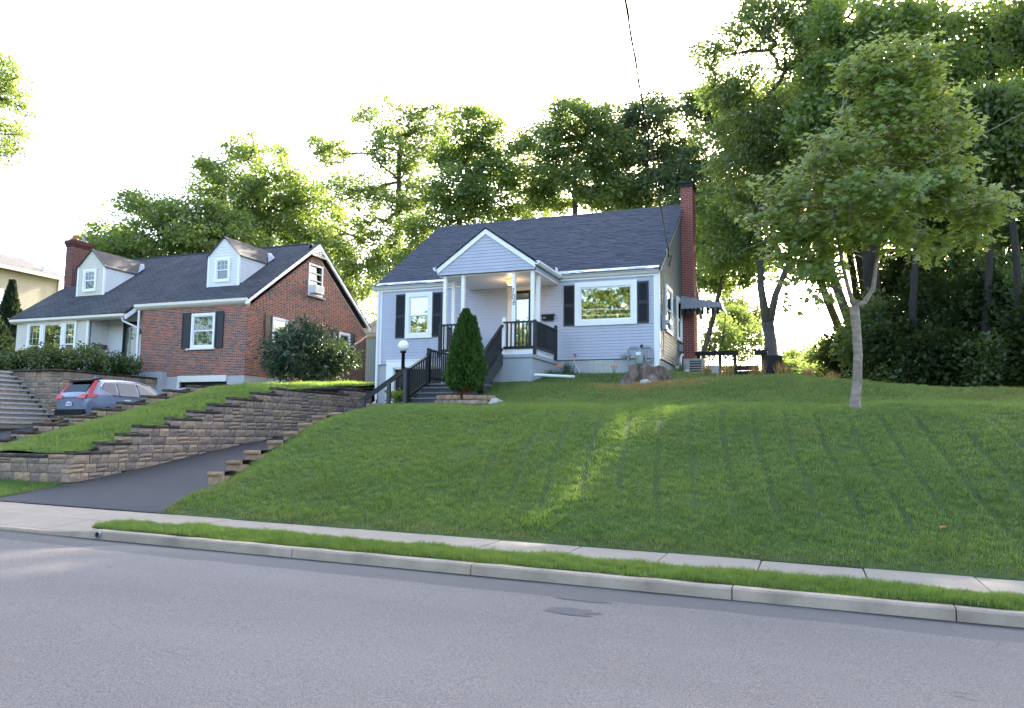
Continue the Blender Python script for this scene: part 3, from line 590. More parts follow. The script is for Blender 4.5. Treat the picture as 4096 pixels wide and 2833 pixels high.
# house number 706 on the post, numerals one above the other
def numeral(ch, cx, cz, s):
    Y0 = 22.66-.056; q = []
    if ch == '7': q = [[(-.5, .9), (-.42, 1), (.5, 1), (.15, .35), (-.05, -.05)]]
    if ch == '0': q = [[(.5*math.cos(t), .45+.52*math.sin(t)) for t in np.linspace(0, 2*math.pi, 15)]]
    if ch == '6': q = [[(.35, 1.05), (-.2, .75), (-.48, .25), (-.3, -.05), (.1, -.12), (.45, .08), (.42, .4), (.1, .52), (-.3, .4), (-.46, .2)]]
    b = MB()
    for st_ in q: b.tube([(cx+x*s*.62, Y0-.006, cz+z*s) for x, z in st_], .009, 6)
    return b.build('house_number', 'ac_dark', numpost)
numeral('7', -8.535, 4.38, .14); numeral('0', -8.51, 4.20, .14); numeral('6', -8.485, 4.02, .14)
# porch gable
GX, GP = -9.42, 6.46
gx0, gx1, gze = -11.06, -7.78, 5.30; gs = (GP-gze)/(GX-gx0)
pg = MB().poly([(gx0, 22.52, 5.06), (gx1, 22.52, 5.06), (gx1, 22.52, gze-.02), (GX, 22.52, GP-.06), (gx0, 22.52, gze-.02)], (0, .1, 0)).build('porch_gable', 'siding_gap', H)
boards(pg, front(22.52), 'siding', 5.065, 13, .1015, lambda z: (gx0+max(0, (z+.10-gze))/gs, gx1-max(0, (z+.10-gze))/gs))
def rakebd(xa, za, xb, zb, w): return MB().poly([(xa, 22.46, za), (xb, 22.46, zb), (xb, 22.46, zb-w), (xa, 22.46, za-w)], (0, .055, 0))
rakebd(gx0-.02, gze-.02, GX, GP, .17).build('gable_trim', 'trim', pg); rakebd(gx1+.02, gze-.02, GX, GP, .17).build('gable_trim', 'trim', pg)
pcl = MB().box(gx0, gx1, 22.62, YF-.03, 5.03, 5.058).build('porch_ceiling', 'trim', H)
for k in range(12): MB().box(gx0+.02+.272*k, gx0+.285+.272*k, 22.63, YF-.035, 5.018, 5.029).build('ceiling_board', 'trim', pcl)
MB().box(gx0+.0, gx0+.06, 22.62, YF-.0, 5.06, gze-.03).box(gx1-.06, gx1, 22.62, YF-.0, 5.06, gze-.03).build('porch_fascia', 'siding', H)
pr0 = MB(); YI = YR-(ZR-GP)/SL
for sgn, xe in ((1, gx0-.1), (-1, gx1+.1)):
    ze = gze-.1*gs; yi = YR-(ZR-ze)/SL
    pr0.poly([(xe, 22.44, ze+.03), (GX, 22.44, GP+.03), (GX, YI+.1, GP+.03), (xe, yi+.1, ze+.03)] if sgn > 0 else [(GX, 22.44, GP+.03), (xe, 22.44, ze+.03), (xe, yi+.1, ze+.03), (GX, YI+.1, GP+.03)], (0, 0, -.035))
prf = pr0.build('porch_roof', 'roof_felt', H)
for sgn, xe in ((1, gx0-.1), (-1, gx1+.1)):
    ze = gze-.1*gs; S_ = Vector((GX-xe, 0, GP-ze)); U = Vector((0, -1, 0)) if sgn > 0 else Vector((0, 1, 0))
    org = Vector((xe, 26.6, ze+.03)) if sgn > 0 else Vector((xe, 22.44, ze+.03)); wd = 26.6-22.44
    def clip(a, b, s, sgn=sgn, S_=S_, org=org):
        y = 26.6-b if sgn > 0 else 22.44+b; z = org.z+S_.normalized().z*s; return y < YR-(ZR-z)/SL+.25
    shingle_slope(prf, org, U, S_.normalized(), wd, S_.length, clip=clip)
for x, sg in ((gx1+.06, 1), (gx0-.06, -1)):
    sec = [(0, 5.20), (.07, 5.20), (.12, 5.26), (.12, 5.315), (0, 5.315)]
    MB(lambda u, d, z, x=x, sg=sg: (x+sg*(d-.02), u, z)).prism(sec, 22.44, YF-.0-.2).build('gutter', 'white_metal', H)
# porch ceiling lamp (lit)
lp = thing('porch_lamp', 'lit square glass lamp on the porch ceiling', 'lamp', (-8.98, 23.6, 4.85))
MB().box(-9.10, -8.86, 23.48, 23.72, 4.99, 5.017).build('ceiling_plate', 'trim_cream', lp)
q = MB(); q.add([(-8.98+sx*.13, 23.6+sy*.13, 4.99) for sx, sy in ((-1, -1), (1, -1), (1, 1), (-1, 1))]+[(-8.98+sx*.085, 23.6+sy*.085, 4.84) for sx, sy in ((-1, -1), (1, -1), (1, 1), (-1, 1))], [(7, 6, 5, 4), (0, 4, 5, 1), (1, 5, 6, 2), (2, 6, 7, 3), (3, 7, 4, 0)])
em = mat('lamp_glass', (.9, .6, .3), .3); n, L, p = nodes(em); p.inputs['Emission Color'].default_value = (1, .45, .13, 1); p.inputs['Emission Strength'].default_value = .35; q.build('lamp_shade', 'lamp_glass', lp)
ld = bpy.data.lights.new('bulb', 'POINT'); ld.energy = 2.5; ld.color = (1, .66, .35); ld.shadow_soft_size = .08; lo = bpy.data.objects.new('bulb', ld); COL.objects.link(lo); lo.parent = lp; lo.location = (0, 0, -.12)

# --- railings: posts, rails and each baluster
def railing(parent, a, b, h0, h1, post0=True, post1=True, sp=.115, name='railing', m='black_paint', ph=.0):
    """rail run from a to b (points on the walking line); h0 bottom rail and h1 top rail heights above it"""
    a, b = Vector(a), Vector(b); up = Vector((0, 0, 1)); r_ = MB().bar(a+up*h1, b+up*h1, .085, .05).build(name, m, parent)
    MB().bar(a+up*h0, b+up*h0, .04, .085).build('bottom_rail', m, r_)
    n_ = max(2, int((b-a).length/sp)); base = None
    for i in range(1, n_):
        p_ = a+(b-a)*i/n_
        if base is None: base = MB().box(-.02, .02, -.02, .02, 0, h1-h0-.0).build('baluster', m, r_); mesh = base.data; bpy.data.objects.remove(base); base = mesh; off = base_of(r_); base.transform(Matrix.Translation(off))
        link('baluster', base, r_, p_+up*h0)
    for f_, q_ in ((post0, a), (post1, b)):
        if f_: MB().box(q_.x-.045, q_.x+.045, q_.y-.045, q_.y+.045, q_.z-.02, q_.z+h1+.05+ph).build('rail_post', m, r_)
    return r_
railing(H, (-8.83, 22.60, PZ), (PX1+.04, 22.60, PZ), .20, .99, False, True); railing(H, (PX1+.04, 22.66, PZ), (PX1+.04, 24.72, PZ), .20, .99, False, True, ph=.1)
railing(H, (PX0+.0, 22.60, PZ), (-10.2, 22.60, PZ), .17, .99, True, False); railing(H, (PX0, 22.66, PZ), (PX0, 24.9, PZ), .17, .99, False, False, sp=.13)

# --- stairs: a flight from the porch down to a landing, a second flight down to the drive
ST = thing('porch_stairs', 'charcoal wooden stairs with black railings climbing from the driveway to the porch', 'stairs', (-10, 20, .6))
LZ, LY0, LY1 = 1.46, 20.58, 22.55
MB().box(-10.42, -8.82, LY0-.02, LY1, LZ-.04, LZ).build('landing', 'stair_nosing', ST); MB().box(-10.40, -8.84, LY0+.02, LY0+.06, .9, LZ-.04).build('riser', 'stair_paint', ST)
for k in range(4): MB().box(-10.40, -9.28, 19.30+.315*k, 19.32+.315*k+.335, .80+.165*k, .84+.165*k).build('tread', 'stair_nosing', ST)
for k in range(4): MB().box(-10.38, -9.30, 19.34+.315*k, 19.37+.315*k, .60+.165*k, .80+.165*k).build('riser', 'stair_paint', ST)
MB().box(-9.29, -9.25, 19.34, 20.6, .2, .80).box(-9.29, -9.25, 19.66, 20.6, .8, .98).box(-9.29, -9.25, 19.98, 20.6, .98, 1.14).box(-9.29, -9.25, 20.3, 20.6, 1.14, 1.42).build('side_board', 'stair_paint', ST)
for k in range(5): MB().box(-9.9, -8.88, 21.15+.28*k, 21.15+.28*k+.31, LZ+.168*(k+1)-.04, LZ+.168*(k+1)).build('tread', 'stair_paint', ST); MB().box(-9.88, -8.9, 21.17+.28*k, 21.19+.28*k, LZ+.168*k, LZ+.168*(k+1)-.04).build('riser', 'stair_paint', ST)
MB().poly([(-8.87, 21.15, LZ-.25), (-8.87, 22.58, 2.15), (-8.87, 22.58, 2.47), (-8.87, 22.4, 2.5), (-8.87, 21.05, 1.58), (-8.87, 21.05, LZ-.25)], (.045, 0, 0)).build('stringer', 'stair_paint', ST)
railing(ST, (-8.85, 21.08, 1.46), (-8.85, 22.56, 2.45), .18, .92, True, False, sp=.13)
railing(ST, (-10.40, 19.36, .86), (-10.40, 20.6, 1.38), .12, .90, True, True, sp=.135, ph=.0); railing(ST, (-10.40, 20.64, LZ), (-10.40, 22.5, LZ), .16, .99, True, False, sp=.14)
MB().box(-11.75, -9.27, 19.22, 19.32, .38, .76).build('skirt_board', 'stair_paint', ST); MB().box(-11.75, -9.3, 19.32, 20.3, .70, .74).build('lower_landing', 'stair_paint', ST); MB().box(-11.75, -11.6, 19.32, 20.3, -.4, .70).build('side_board', 'stair_paint', ST)
hr = MB().bar((-10.40, 19.30, 1.78), (-11.80, 19.30, .90), .045, .13).build('handrail', 'black_paint', ST)
for x, z in ((-10.42, 1.74), (-10.93, 1.42), (-11.72, .95)): MB().box(x-.05, x+.05, 19.24, 19.33, .4, z).build('rail_post', 'stair_paint', ST)

# --- brick chimney on the right wall
CX0, CX1, CY0, CY1 = XR+.025, -3.96, 29.70, 30.55
ch = MB().box(CX0+.004, CX1-.012, CY0+.012, CY1-.012, 1.6, 9.46).build('chimney', 'mortar_red', H)
BW, BH, BM = .191, .055, .0677
def brick_mesh(name, wd, m, out=.005):
    me = bpy.data.meshes.new(name); vs = [(0, 0, 0), (wd, 0, 0), (wd, 0, BH), (0, 0, BH), (.002, -out, .002), (wd-.002, -out, .002), (wd-.002, -out, BH-.002), (.002, -out, BH-.002)]
    me.from_pydata(vs, [], [(4, 5, 6, 7), (0, 1, 5, 4), (1, 2, 6, 5), (2, 3, 7, 6), (3, 0, 4, 7)]); me.materials.append(MATS[m]); return me
def brick_row(u0, u1, k, mod=.203):
    """brick spans along one course of running bond"""
    u = u0-(mod/2 if k % 2 else 0); r_ = []
    while u < u1-.03:
        a, b = max(u, u0), min(u+BW, u1)
        if b-a > .03: r_.append((a, b))
        u += mod
    return r_
def brickwork(parent, m, faces, single):
    """faces: list of (origin xy, angle, list of (u0,u1,z)); the first `single` bricks are objects, the rest one mesh"""
    cache = {}; rest_v = []; rest_f = []; cnt = 0; tv = brick_mesh('t', 1., m); bpy.data.meshes.remove(tv)
    for (ox, oy), ang, items in faces:
        ca, sa = math.cos(ang), math.sin(ang)
        for (a, b, z) in items:
            if cnt < single:
                wd = round(b-a, 3)
                if wd not in cache: cache[wd] = brick_mesh('brick', wd, m)
                link('brick', cache[wd], parent, (ox+ca*a, oy+sa*a, z), (0, 0, ang)); cnt += 1
            else:
                o_ = len(rest_v); wd = b-a; out = .005+random.uniform(-.0015, .0015)
                for (x, y, q) in ((0, 0, 0), (wd, 0, 0), (wd, 0, BH), (0, 0, BH), (.002, -out, .002), (wd-.002, -out, .002), (wd-.002, -out, BH-.002), (.002, -out, BH-.002)):
                    rest_v.append((ox+ca*(a+x)-sa*y, oy+sa*(a+x)+ca*y, z+q))
                rest_f += [(o_+4, o_+5, o_+6, o_+7), (o_, o_+1, o_+5, o_+4), (o_+1, o_+2, o_+6, o_+5), (o_+2, o_+3, o_+7, o_+6), (o_+3, o_, o_+4, o_+7)]
    if rest_v: stuff(npmesh('brickwork', rest_v, rest_f, m, parent))
fr_ = [(a, b, 9.39-BM*k) for k in range(114) for a, b in brick_row(0, CX1-CX0-.014, k)]
sd_ = [(a, b, 9.39-BM*k) for k in range(114) for a, b in brick_row(0, CY1-CY0-.02, k+1)]
brickwork(ch, 'brick_red', [((CX0+.006, CY0+.012), 0., fr_), ((CX1-.012, CY0+.012), R(90), sd_)], 300)
MB().box(CX0-.04, CX1+.03, CY0-.04, CY1+.04, 9.46, 9.50).box(CX0-.02, CX1+.01, CY0-.02, CY1+.02, 9.5, 9.60).box(CX0-.06, CX1+.05, CY0-.06, CY1+.06, 9.60, 9.645).build('chimney_cap', 'timber_black', ch)

# --- awning over the side entrance
aw = thing('awning', 'grey metal slat awning hung beside the brick chimney', 'awning', (-4.4, 29.2, 4.7))
AX0, AX1, AY0, AY1 = -4.36, -2.95, 29.15, 31.2
MB().add([(AX0, AY0, 5.17), (AX1, AY0, 4.86), (AX1, AY1, 4.86), (AX0, AY1, 5.17), (AX0, AY0, 5.14), (AX1, AY0, 4.83), (AX1, AY1, 4.83), (AX0, AY1, 5.14)], [(0, 1, 2, 3), (7, 6, 5, 4), (0, 4, 5, 1), (1, 5, 6, 2)]).build('awning_roof', 'awning', aw)
for k in range(9):
    u0, u1 = AX0+.157*k, AX0+.157*(k+1)-.004; t0 = 5.17-.22*(u0-AX0); bt = 4.70-.035*k*.0+.0; lo_ = 4.68+.0*k
    MB().poly([(u0, AY0-.012, t0-.01), (u1, AY0-.012, t0-.045), (u1, AY0-.02, lo_+.03), (u1-.03, AY0-.02, lo_), (u0+.03, AY0-.02, lo_), (u0, AY0-.02, lo_+.03)], (0, .012, 0)).build('slat', 'awning', aw)
for k in range(12):
    v0, v1 = AY0+.17*k, AY0+.17*(k+1)-.01
    MB().poly([(AX1+.01, v0, 4.86), (AX1+.01, v1, 4.86), (AX1+.05, v1, 4.66), (AX1+.05, v1-.04, 4.63), (AX1+.05, v0+.04, 4.63), (AX1+.05, v0, 4.66)], (.012, 0, 0)).build('slat', 'awning', aw)
for k in range(8): MB().poly([(AX0+.18*k, AY0+.06, 4.9), (AX0+.18*k+.11, AY0+.06, 4.9), (AX0+.18*k+.11, AY0+.06, 4.48), (AX0+.18*k+.055, AY0+.06, 4.44), (AX0+.18*k, AY0+.06, 4.48)], (0, .012, 0)).build('fringe', 'awning_black', aw)
for x0, y0, x1, y1 in ((-3.2, 29.3, -3.55, 29.9), (-2.92, 30.9, -3.2, 30.4)): MB().tube([(x0, y0, 4.78), (x1, y1, 2.3)], .014, 6).build('support_rod', 'awning_black', aw)

# ================================================================== BRICK NEIGHBOUR
NX0, NX1, NY0, NY1, NZB, NZE, NYR, NZR = -27.0, -21.43, 26.04, 35.35, 2.33, 5.24, 30.8, 8.89
NS = (NZR-5.44)/(NYR-25.92)
def znroof(Y): return NZR-NS*(NYR-Y)
N = thing('brick_house', 'red and purple brick house with two white dormers and dark shingle roof', 'house', (-27, NY0, 2.0))
holes_f = [(-24.17, -23.08, 3.53, 4.86)]; holes_g = [(30.19, 31.21, 6.39, 7.75), (27.73, 28.64, 3.83, 4.86), (32.83, 33.67, 3.87, 4.86)]
def gends(z): return (NY0+.012 if z < 5.15 else NY0+(z-5.15)/NS+.05, NY1 if z < 5.15 else NY1-(z-5.15)/NS-.05)
nfw = pierced(front(NY0), lambda z: (NX0, NX1-.012), (NZB, NZE+.15), holes_f, -.2, -.012).build('front_wall', 'mortar', N)
ngw = pierced(right(NX1), lambda z: (gends(z)[0]+.19, gends(z)[1]), (NZB, 5.15, NZR-.15), holes_g, -.15, -.012).build('gable_wall', 'mortar', N)
MB().box(-34, NX1-.16, NY1-.2, NY1, 2, 5.2).build('rear_wall', 'mortar', N); MB().poly([(-34.0, 25.7, 2), (-34.0, NY1, 2), (-34.0, NY1, 5.2), (-34., NYR, NZR-.1), (-34., 25.7, 5.0)], (.12, 0, 0)).build('gable_wall', 'cream_siding', N)
fr_ = [(a, b, NZE-.02-BM*(k+1)) for k in range(43) for a, b in brick_row(NX0+.01, NX1-.014, k)]
fr_ = cut(fr_, holes_f, BH); fr_.sort(key=lambda t: -t[0])
ga_ = [(a, b, NZE-.02+BM*(k-43)) for k in range(43+51) for a, b in brick_row(*gends(NZE-.02+BM*(k-42)), k)]
ga_ = [t for t in cut(ga_, holes_g, BH) if t[2] < 8.2]
brickwork(nfw, 'brick_mix', [((0, NY0+.012), 0., fr_)], 300)
brickwork(ngw, 'brick_mix', [((NX1-.012, 0), R(90), ga_)], 0)
MB().box(-25.46, -24.85, NY0+.03, NY0+.22, .2, NZB-.002).box(-22.32, NX1-.02, NY0+.03, NY0+.22, .2, NZB-.002).box(NX1-.16, NX1-.02, NY0+.22, NY1, 1.2, NZB-.002).build('foundation', 'concrete_wall', N)
MB().box(-34.0, -25.46, 25.75, NY0+.2, 1.0, 2.5).build('foundation', 'concrete_wall', N)
MB(front(NY0)).box(-24.85, -22.32, -.02, .03, 2.06, 2.32).box(-24.88, -24.74, -.02, .02, .3, 2.06).build('garage_lintel', 'trim_cream', N)
MB(front(NY0)).box(-24.74, -22.32, -.2, -.16, .3, 2.06).build('garage_door', 'door_black', N)
# windows on the brick part
NF = front(NY0+.002); NR = right(NX1-.002)
window(N, NF, -24.24, -23.01, 3.46, 4.93, .09, curtain=[(0, 1, 0, 1, 'curtain_green')], pane='pane_dim', grid_=(4, 4, 3.57, 4.82), mm='curtain_green'); MB(NF).box(-24.45, -22.95, 0, .09, 3.40, 3.455).build('sill', 'trim_cream', N)
for T, lst in ((NF, ((-24.73, -24.27, 3.45, 4.99), (-22.98, -22.58, 3.45, 4.99))), (NR, ((27.17, 27.63, 3.7, 4.99), (28.75, 29.2, 3.7, 4.99), (32.2, 32.7, 3.75, 4.98), (33.8, 34.2, 3.75, 4.98)))):
    for a, b, c, d in lst:
        q = MB(T); frame(q, a, b, c, d, .05, .02, .05); q.box(a+.05, b-.05, .02, .035, c+.05, d-.05); q.box(a+.05, b-.05, .02, .05, (c+d)/2-.03, (c+d)/2+.03); q.build('shutter', 'shutter', N)
window(N, NR, 27.66, 28.71, 3.76, 4.93, .1, curtain=[(0, 1, .1, 1, 'curtain_green')]); window(N, NR, 32.76, 33.74, 3.8, 4.93, .1)
aw_ = frame(MB(NR), 30.13, 31.27, 6.33, 7.81, .09, 0, .03).build('window', 'trim', N)
MB(NR).box(30.22, 31.18, -.06, -.055, 6.42, 7.72).build('pane', 'pane_dim', aw_); MB(NR).box(30.2, 31.2, -.125, -.115, 6.42, 7.72).build('interior', 'interior', aw_)
for z in (7.06, 7.40): MB(NR).box(30.22, 31.18, -.03, .01, z-.02, z+.02).build('glazing_bar', 'trim', aw_)
MB(NR).box(30.02, 31.42, 0, .12, 6.25, 6.325).build('sill', 'concrete_wall', N)
MB(NR).poly([(30.25, .03, 8.24), (31.38, .03, 8.24), (30.8, .03, 8.68)], (0, .04, 0)).build('gable_louvre', 'side_gap', N); lv = N.children[-1]
for k in range(4):
    hw = .52-.125*k; MB(NR).prism([(.07, 8.27+.1*k), (.12, 8.27+.1*k), (.08, 8.36+.1*k), (.07, 8.36+.1*k)], 30.8-hw, 30.8+hw).build('louvre_slat', 'metal_grey', lv)
MB(NR).box(30.22, 31.42, .05, .13, 8.17, 8.25).build('louvre_sill', 'metal_grey', lv)
ac = thing('window_air_conditioner', 'white boxy air conditioner in the attic window of the brick gable', 'air conditioner', (NX1+.2, 30.85, 6.45))
MB(NR).box(30.24, 30.9, .02, .36, 6.42, 6.78).build('case', 'white_metal', ac)
for k in range(6): MB(NR).box(30.28+.1*k, 30.34+.1*k, .36, .366, 6.46, 6.74).build('grille_slot', 'metal_grey', ac)
# --- left wing in cream siding, alcove with the door
LY = 25.62
HW = [(-33.17, -30.33, 2.83, 4.77)]; lw = pierced(front(LY), lambda z: (-34.0, -29.6), (2.45, 4.95), HW, -.15, 0).build('wing_wall', 'siding_backing', N); boards(lw, front(LY), 'cream_siding', 2.47, 20, .123, lambda z: (-33.98, -29.62), holes=HW)
MB().box(-29.68, -29.57, LY-.03, LY+.05, 2.45, 4.95).build('corner_board', 'trim', N)
al = MB().box(-29.6, -27.1, 26.7, 26.85, 2.45, 5.3).box(-29.72, -29.6, LY+.16, 26.7, 2.45, 5.3).build('alcove_wall', 'white_siding', N)
boards(al, front(26.70), 'white_siding', 2.47, 22, .12, lambda z: (-29.58, -28.72)); boards(al, front(26.70), 'white_siding', 2.47, 22, .12, lambda z: (-27.75, -27.05)); boards(al, right(-29.6), 'white_siding', 2.47, 22, .12, lambda z: (LY+.17, 26.68))
dq = frame(MB(front(26.69)), -28.70, -27.77, 2.5, 4.85, .1, .0, .04).build('door', 'door_black', N); MB(front(26.69)).box(-28.6, -27.87, .005, .01, 2.6, 4.75).build('pane', 'pane_dim', dq); MB(front(26.69)).box(-28.62, -27.85, -.03, -.02, 2.55, 4.8).build('door_leaf', 'interior', dq); MB(front(26.69)).box(-28.36, -28.24, .012, .016, 2.7, 4.6).build('door_glass_edge', 'metal_grey', dq)
MB(right(-29.59)).box(25.95, 26.55, .0, .12, 3.62, 3.82).build('shelf_box', 'bark', N)
MB(front(26.68)).box(-27.6, -27.4, .0, .16, 4.25, 4.42).prism([(0, 4.42), (.2, 4.42), (.1, 4.5), (0, 4.5)], -27.65, -27.35).build('wall_lantern', 'black_paint', N)
WTF = front(LY-.02)
window(N, WTF, -33.25, -32.35, 2.75, 4.85, .1, curtain=None, grid_=(3, 3, 3.8, 4.75)); window(N, WTF, -32.33, -31.05, 2.75, 4.85, .1, 'picture'); window(N, WTF, -31.03, -30.25, 2.75, 4.85, .1, grid_=(3, 3, 3.8, 4.75))
MB(WTF).box(-33.35, -30.2, .056, .09, 4.78, 4.93).build('window_header', 'trim_cream', N)
# --- roof, gutters, trim
def nroofmat():
    m = mat('nshingle', (.05, .053, .06), .95, .3, 4, bump=0, worldpos=True); n, L, p = nodes(m); g = n.new('ShaderNodeNewGeometry'); mp = n.new('ShaderNodeMapping'); mp.inputs['Scale'].default_value = (1, 1.26, 0); L(g.outputs['Position'], mp.inputs[0])
    bt = n.new('ShaderNodeTexBrick'); L(mp.outputs[0], bt.inputs['Vector']); bt.inputs['Scale'].default_value = 1; bt.inputs['Brick Width'].default_value = .3; bt.inputs['Row Height'].default_value = .14; bt.inputs['Mortar Size'].default_value = .012
    bt.inputs['Color1'].default_value = (.042, .045, .054, 1); bt.inputs['Color2'].default_value = (.066, .068, .078, 1); bt.inputs['Mortar'].default_value = (.018, .019, .022, 1); bt.offset_frequency = 2
    nz = n.new('ShaderNodeTexNoise'); nz.inputs['Scale'].default_value = .9; nz.inputs['Detail'].default_value = 5; L(g.outputs['Position'], nz.inputs['Vector']); mr = n.new('ShaderNodeMapRange'); L(nz.outputs[0], mr.inputs[0]); mr.inputs[1].default_value = .3; mr.inputs[2].default_value = .7; mr.inputs[3].default_value = .75; mr.inputs[4].default_value = 1.3
    vm = n.new('ShaderNodeVectorMath'); vm.operation = 'SCALE'; L(bt.outputs[0], vm.inputs[0]); L(mr.outputs[0], vm.inputs['Scale']); L(vm.outputs[0], p.inputs['Base Color'])
    bu = n.new('ShaderNodeBump'); bu.inputs['Strength'].default_value = .6; bu.inputs['Distance'].default_value = .02; bu.invert = True; L(bt.outputs['Fac'], bu.inputs['Height']); L(bu.outputs[0], p.inputs['Normal'])
nroofmat()
nr = MB(); th = .06
nr.poly([(-27.3, 25.92, znroof(25.92)), (-27.3, NYR, NZR), (-27.3, NYR, NZR-th), (-27.3, 25.92, znroof(25.92)-th)], (27.3+NX1+.12, 0, 0))
nr.poly([(-34.25, 25.38, znroof(25.38)), (-34.25, NYR, NZR), (-34.25, NYR, NZR-th), (-34.25, 25.38, znroof(25.38)-th)], (34.25-27.3, 0, 0))
nr.poly([(-34.25, NYR, NZR), (-34.25, NY1+.2, NZR-NS*(NY1+.2-NYR)), (-34.25, NY1+.2, NZR-NS*(NY1+.2-NYR)-th), (-34.25, NYR, NZR-th)], (34.25+NX1+.12, 0, 0))
nroof = nr.build('roof', 'nshingle', N)
MB().poly([(-34.2, NYR-.13, NZR-.075), (-34.2, NYR, NZR+.03), (-34.2, NYR+.13, NZR-.075), (-34.2, NYR, NZR+.01)], (34.2+NX1+.12, 0, 0)).build('ridge_cap', 'roof_felt', nroof)
for (ya, za, yb, zb) in ((25.88, znroof(25.88), NYR, NZR), (NY1+.2, NZR-NS*(NY1+.2-NYR), NYR, NZR)):
    MB().poly([(NX1+.02, ya, za-.02), (NX1+.02, yb, zb-.02), (NX1+.02, yb, zb-.24), (NX1+.02, ya, za-.22)], (.09, 0, 0)).build('rake_board', 'white_metal', nroof)
MB(front(NY0)).prism([(.0, 5.20), (.12, 5.26), (.2, 5.34), (.2, 5.45), (0, 5.45)], -27.3, NX1+.1).build('gutter', 'gutter_cream', N)
MB(front(25.62)).prism([(.0, 4.80), (.18, 4.84), (.27, 4.9), (.27, 5.0), (0, 5.0)], -34.2, -27.35).build('gutter', 'gutter_cream', N)
MB().poly([(-27.3, 25.4, 4.93), (-27.3, 25.95, 5.35), (-27.3, 25.95, 5.15), (-27.3, 25.4, 4.75)], (.06, 0, 0)).build('rake_board', 'white_metal', N)
MB().tube([(-27.08, NY0-.1, 5.2), (-27.08, NY0-.08, 2.4)], .05).tube([(-27.5, 25.45, 4.85), (-27.5, 25.5, 4.7), (-27.12, 25.9, 4.45)], .045).build('downspout', 'white_metal', N)
def dormer(x0, x1, m, yf=27.13, z0=6.24, ze=7.68, zp=8.49):
    xm = (x0+x1)/2; yr_ = NYR-(NZR-zp)/NS; ye = NYR-(NZR-ze)/NS
    xw = xm-.02; HD = [(xw-.35, xw+.33, z0+.29, z0+1.21)]; gs_ = (zp-ze)/(xm-x0); de = lambda z: (x0+max(0, (z-ze+.02)/gs_), x1-max(0, (z-ze+.02)/gs_))
    d = pierced(front(yf), de, (z0, ze-.02, zp-.06), HD, -.1, 0)
    d.T = None
    d = d.poly([(x1-.1, yf+.101, z0+.02), (x1-.1, ye, ze-.02), (x1-.1, yf+.101, ze-.02)], (.09, 0, 0)).poly([(x0, yf+.101, z0+.02), (x0, ye, ze-.02), (x0, yf+.101, ze-.02)], (.09, 0, 0)).build('dormer', 'siding_backing', N)
    boards(d, front(yf), m, z0+.01, 17, .125, lambda z: (x0+max(0, (z-ze+.04)/gs_), x1-max(0, (z-ze+.04)/gs_)), holes=HD)
    boards(d, right(x1), 'white_siding', z0+.06, 11, .125, lambda z: (yf+.05, yf+max(.06, (z-.03-z0)/NS)))
    for a, b in ((x1-.06, x1+.03), (x0-.03, x0+.06)): MB().box(a, b, yf-.035, yf+.05, z0, ze).build('corner_board', 'trim', d)
    r_ = MB()
    for xe in (x0-.08, x1+.08):
        zz = ze-.08*gs_; yy = NYR-(NZR-zz)/NS; P = [(xe, yf-.1, zz), (xm, yf-.1, zp), (xm, yr_+.1, zp), (xe, yy+.1, zz)]; r_.poly(P if xe < xm else [P[1], P[0], P[3], P[2]], (0, 0, -.04))
    r_.build('dormer_roof', 'brown_roof', d)
    MB().poly([(x1+.10, ye-.15, ze-.05), (x1+.10, ye+.25, ze+.25), (xm+.2, yr_-.25, zp-.15), (xm+.2, yr_-.5, zp-.2)], (.02, 0, .02)).build('flashing', 'metal_grey', d)
    T = front(yf-.02); window(d, T, xw-.42, xw+.40, z0+.22, z0+1.28, .1, m='trim', grid_=(3, 2, z0+.77, z0+1.16), curtain=[(0, 1, .0, .7, 'screen')], pane='pane_dim')
dormer(-24.5, -22.85, 'white_siding'); dormer(-32.2, -30.55, 'cream_siding')
nc = MB().box(-34.40, -33.9, 28.2, 29.2, 2, 9.1).build('chimney', 'mortar_red', N)
mat('brick_old', (.2, .05, .04), .9, .35, 8, ramp=[(.13, .035, .03), (.075, .03, .032), (.17, .045, .03), (.05, .028, .03)], big=.1, bump=.4, bscale=40)
brickwork(nc, 'brick_old', [((-34.40, 28.2), 0., [(a, b, 9.03-BM*k) for k in range(40) for a, b in brick_row(0, .5, k)]), ((-33.9, 28.2), R(90), [(a, b, 9.03-BM*k) for k in range(40) for a, b in brick_row(0, 1.0, k+1)])], 300)
MB().box(-34.44, -33.86, 28.16, 29.24, 9.08, 9.2).box(-34.48, -33.82, 28.12, 29.28, 9.2, 9.4).build('chimney_crown', 'brick_old', nc)
MB().lathe([(.13, 9.4), (.12, 9.65)], (-34.15, 28.45, 0), 10).build('chimney_pot', 'clay', nc); MB().tube([(-34.15, 28.95, 9.38), (-34.15, 28.95, 9.75), (-33.98, 28.95, 9.8)], .07).build('flue_pipe', 'metal_grey', nc)

# --- teal-sided building behind
TB = thing('teal_outbuilding', 'blue-teal clapboard building with brown roof glimpsed between the two houses', 'building', (-19, 36, 2.2))
tw_ = MB().box(-22.6, -15.5, 36.2, 36.35, 2.2, 5.05).build('wall', 'side_gap', TB); boards(tw_, front(36.2), 'teal_siding', 2.25, 21, .133, lambda z: (-22.6, -15.5))
MB().poly([(-22.8, 35.95, 5.25), (-22.8, 40, 7.0), (-22.8, 40, 6.9), (-22.8, 35.95, 5.13)], (7.5, 0, 0)).build('roof', 'brown_roof', TB); MB(front(36.2)).prism([(0, 5.02), (.2, 5.04), (.28, 5.12), (.28, 5.22), (0, 5.22)], -22.8, -15.3).build('gutter', 'metal_grey', TB)
MB().box(-22.5, -15.6, 36.35, 40, 2.2, 5.1).build('rear_wall', 'teal_siding', TB)
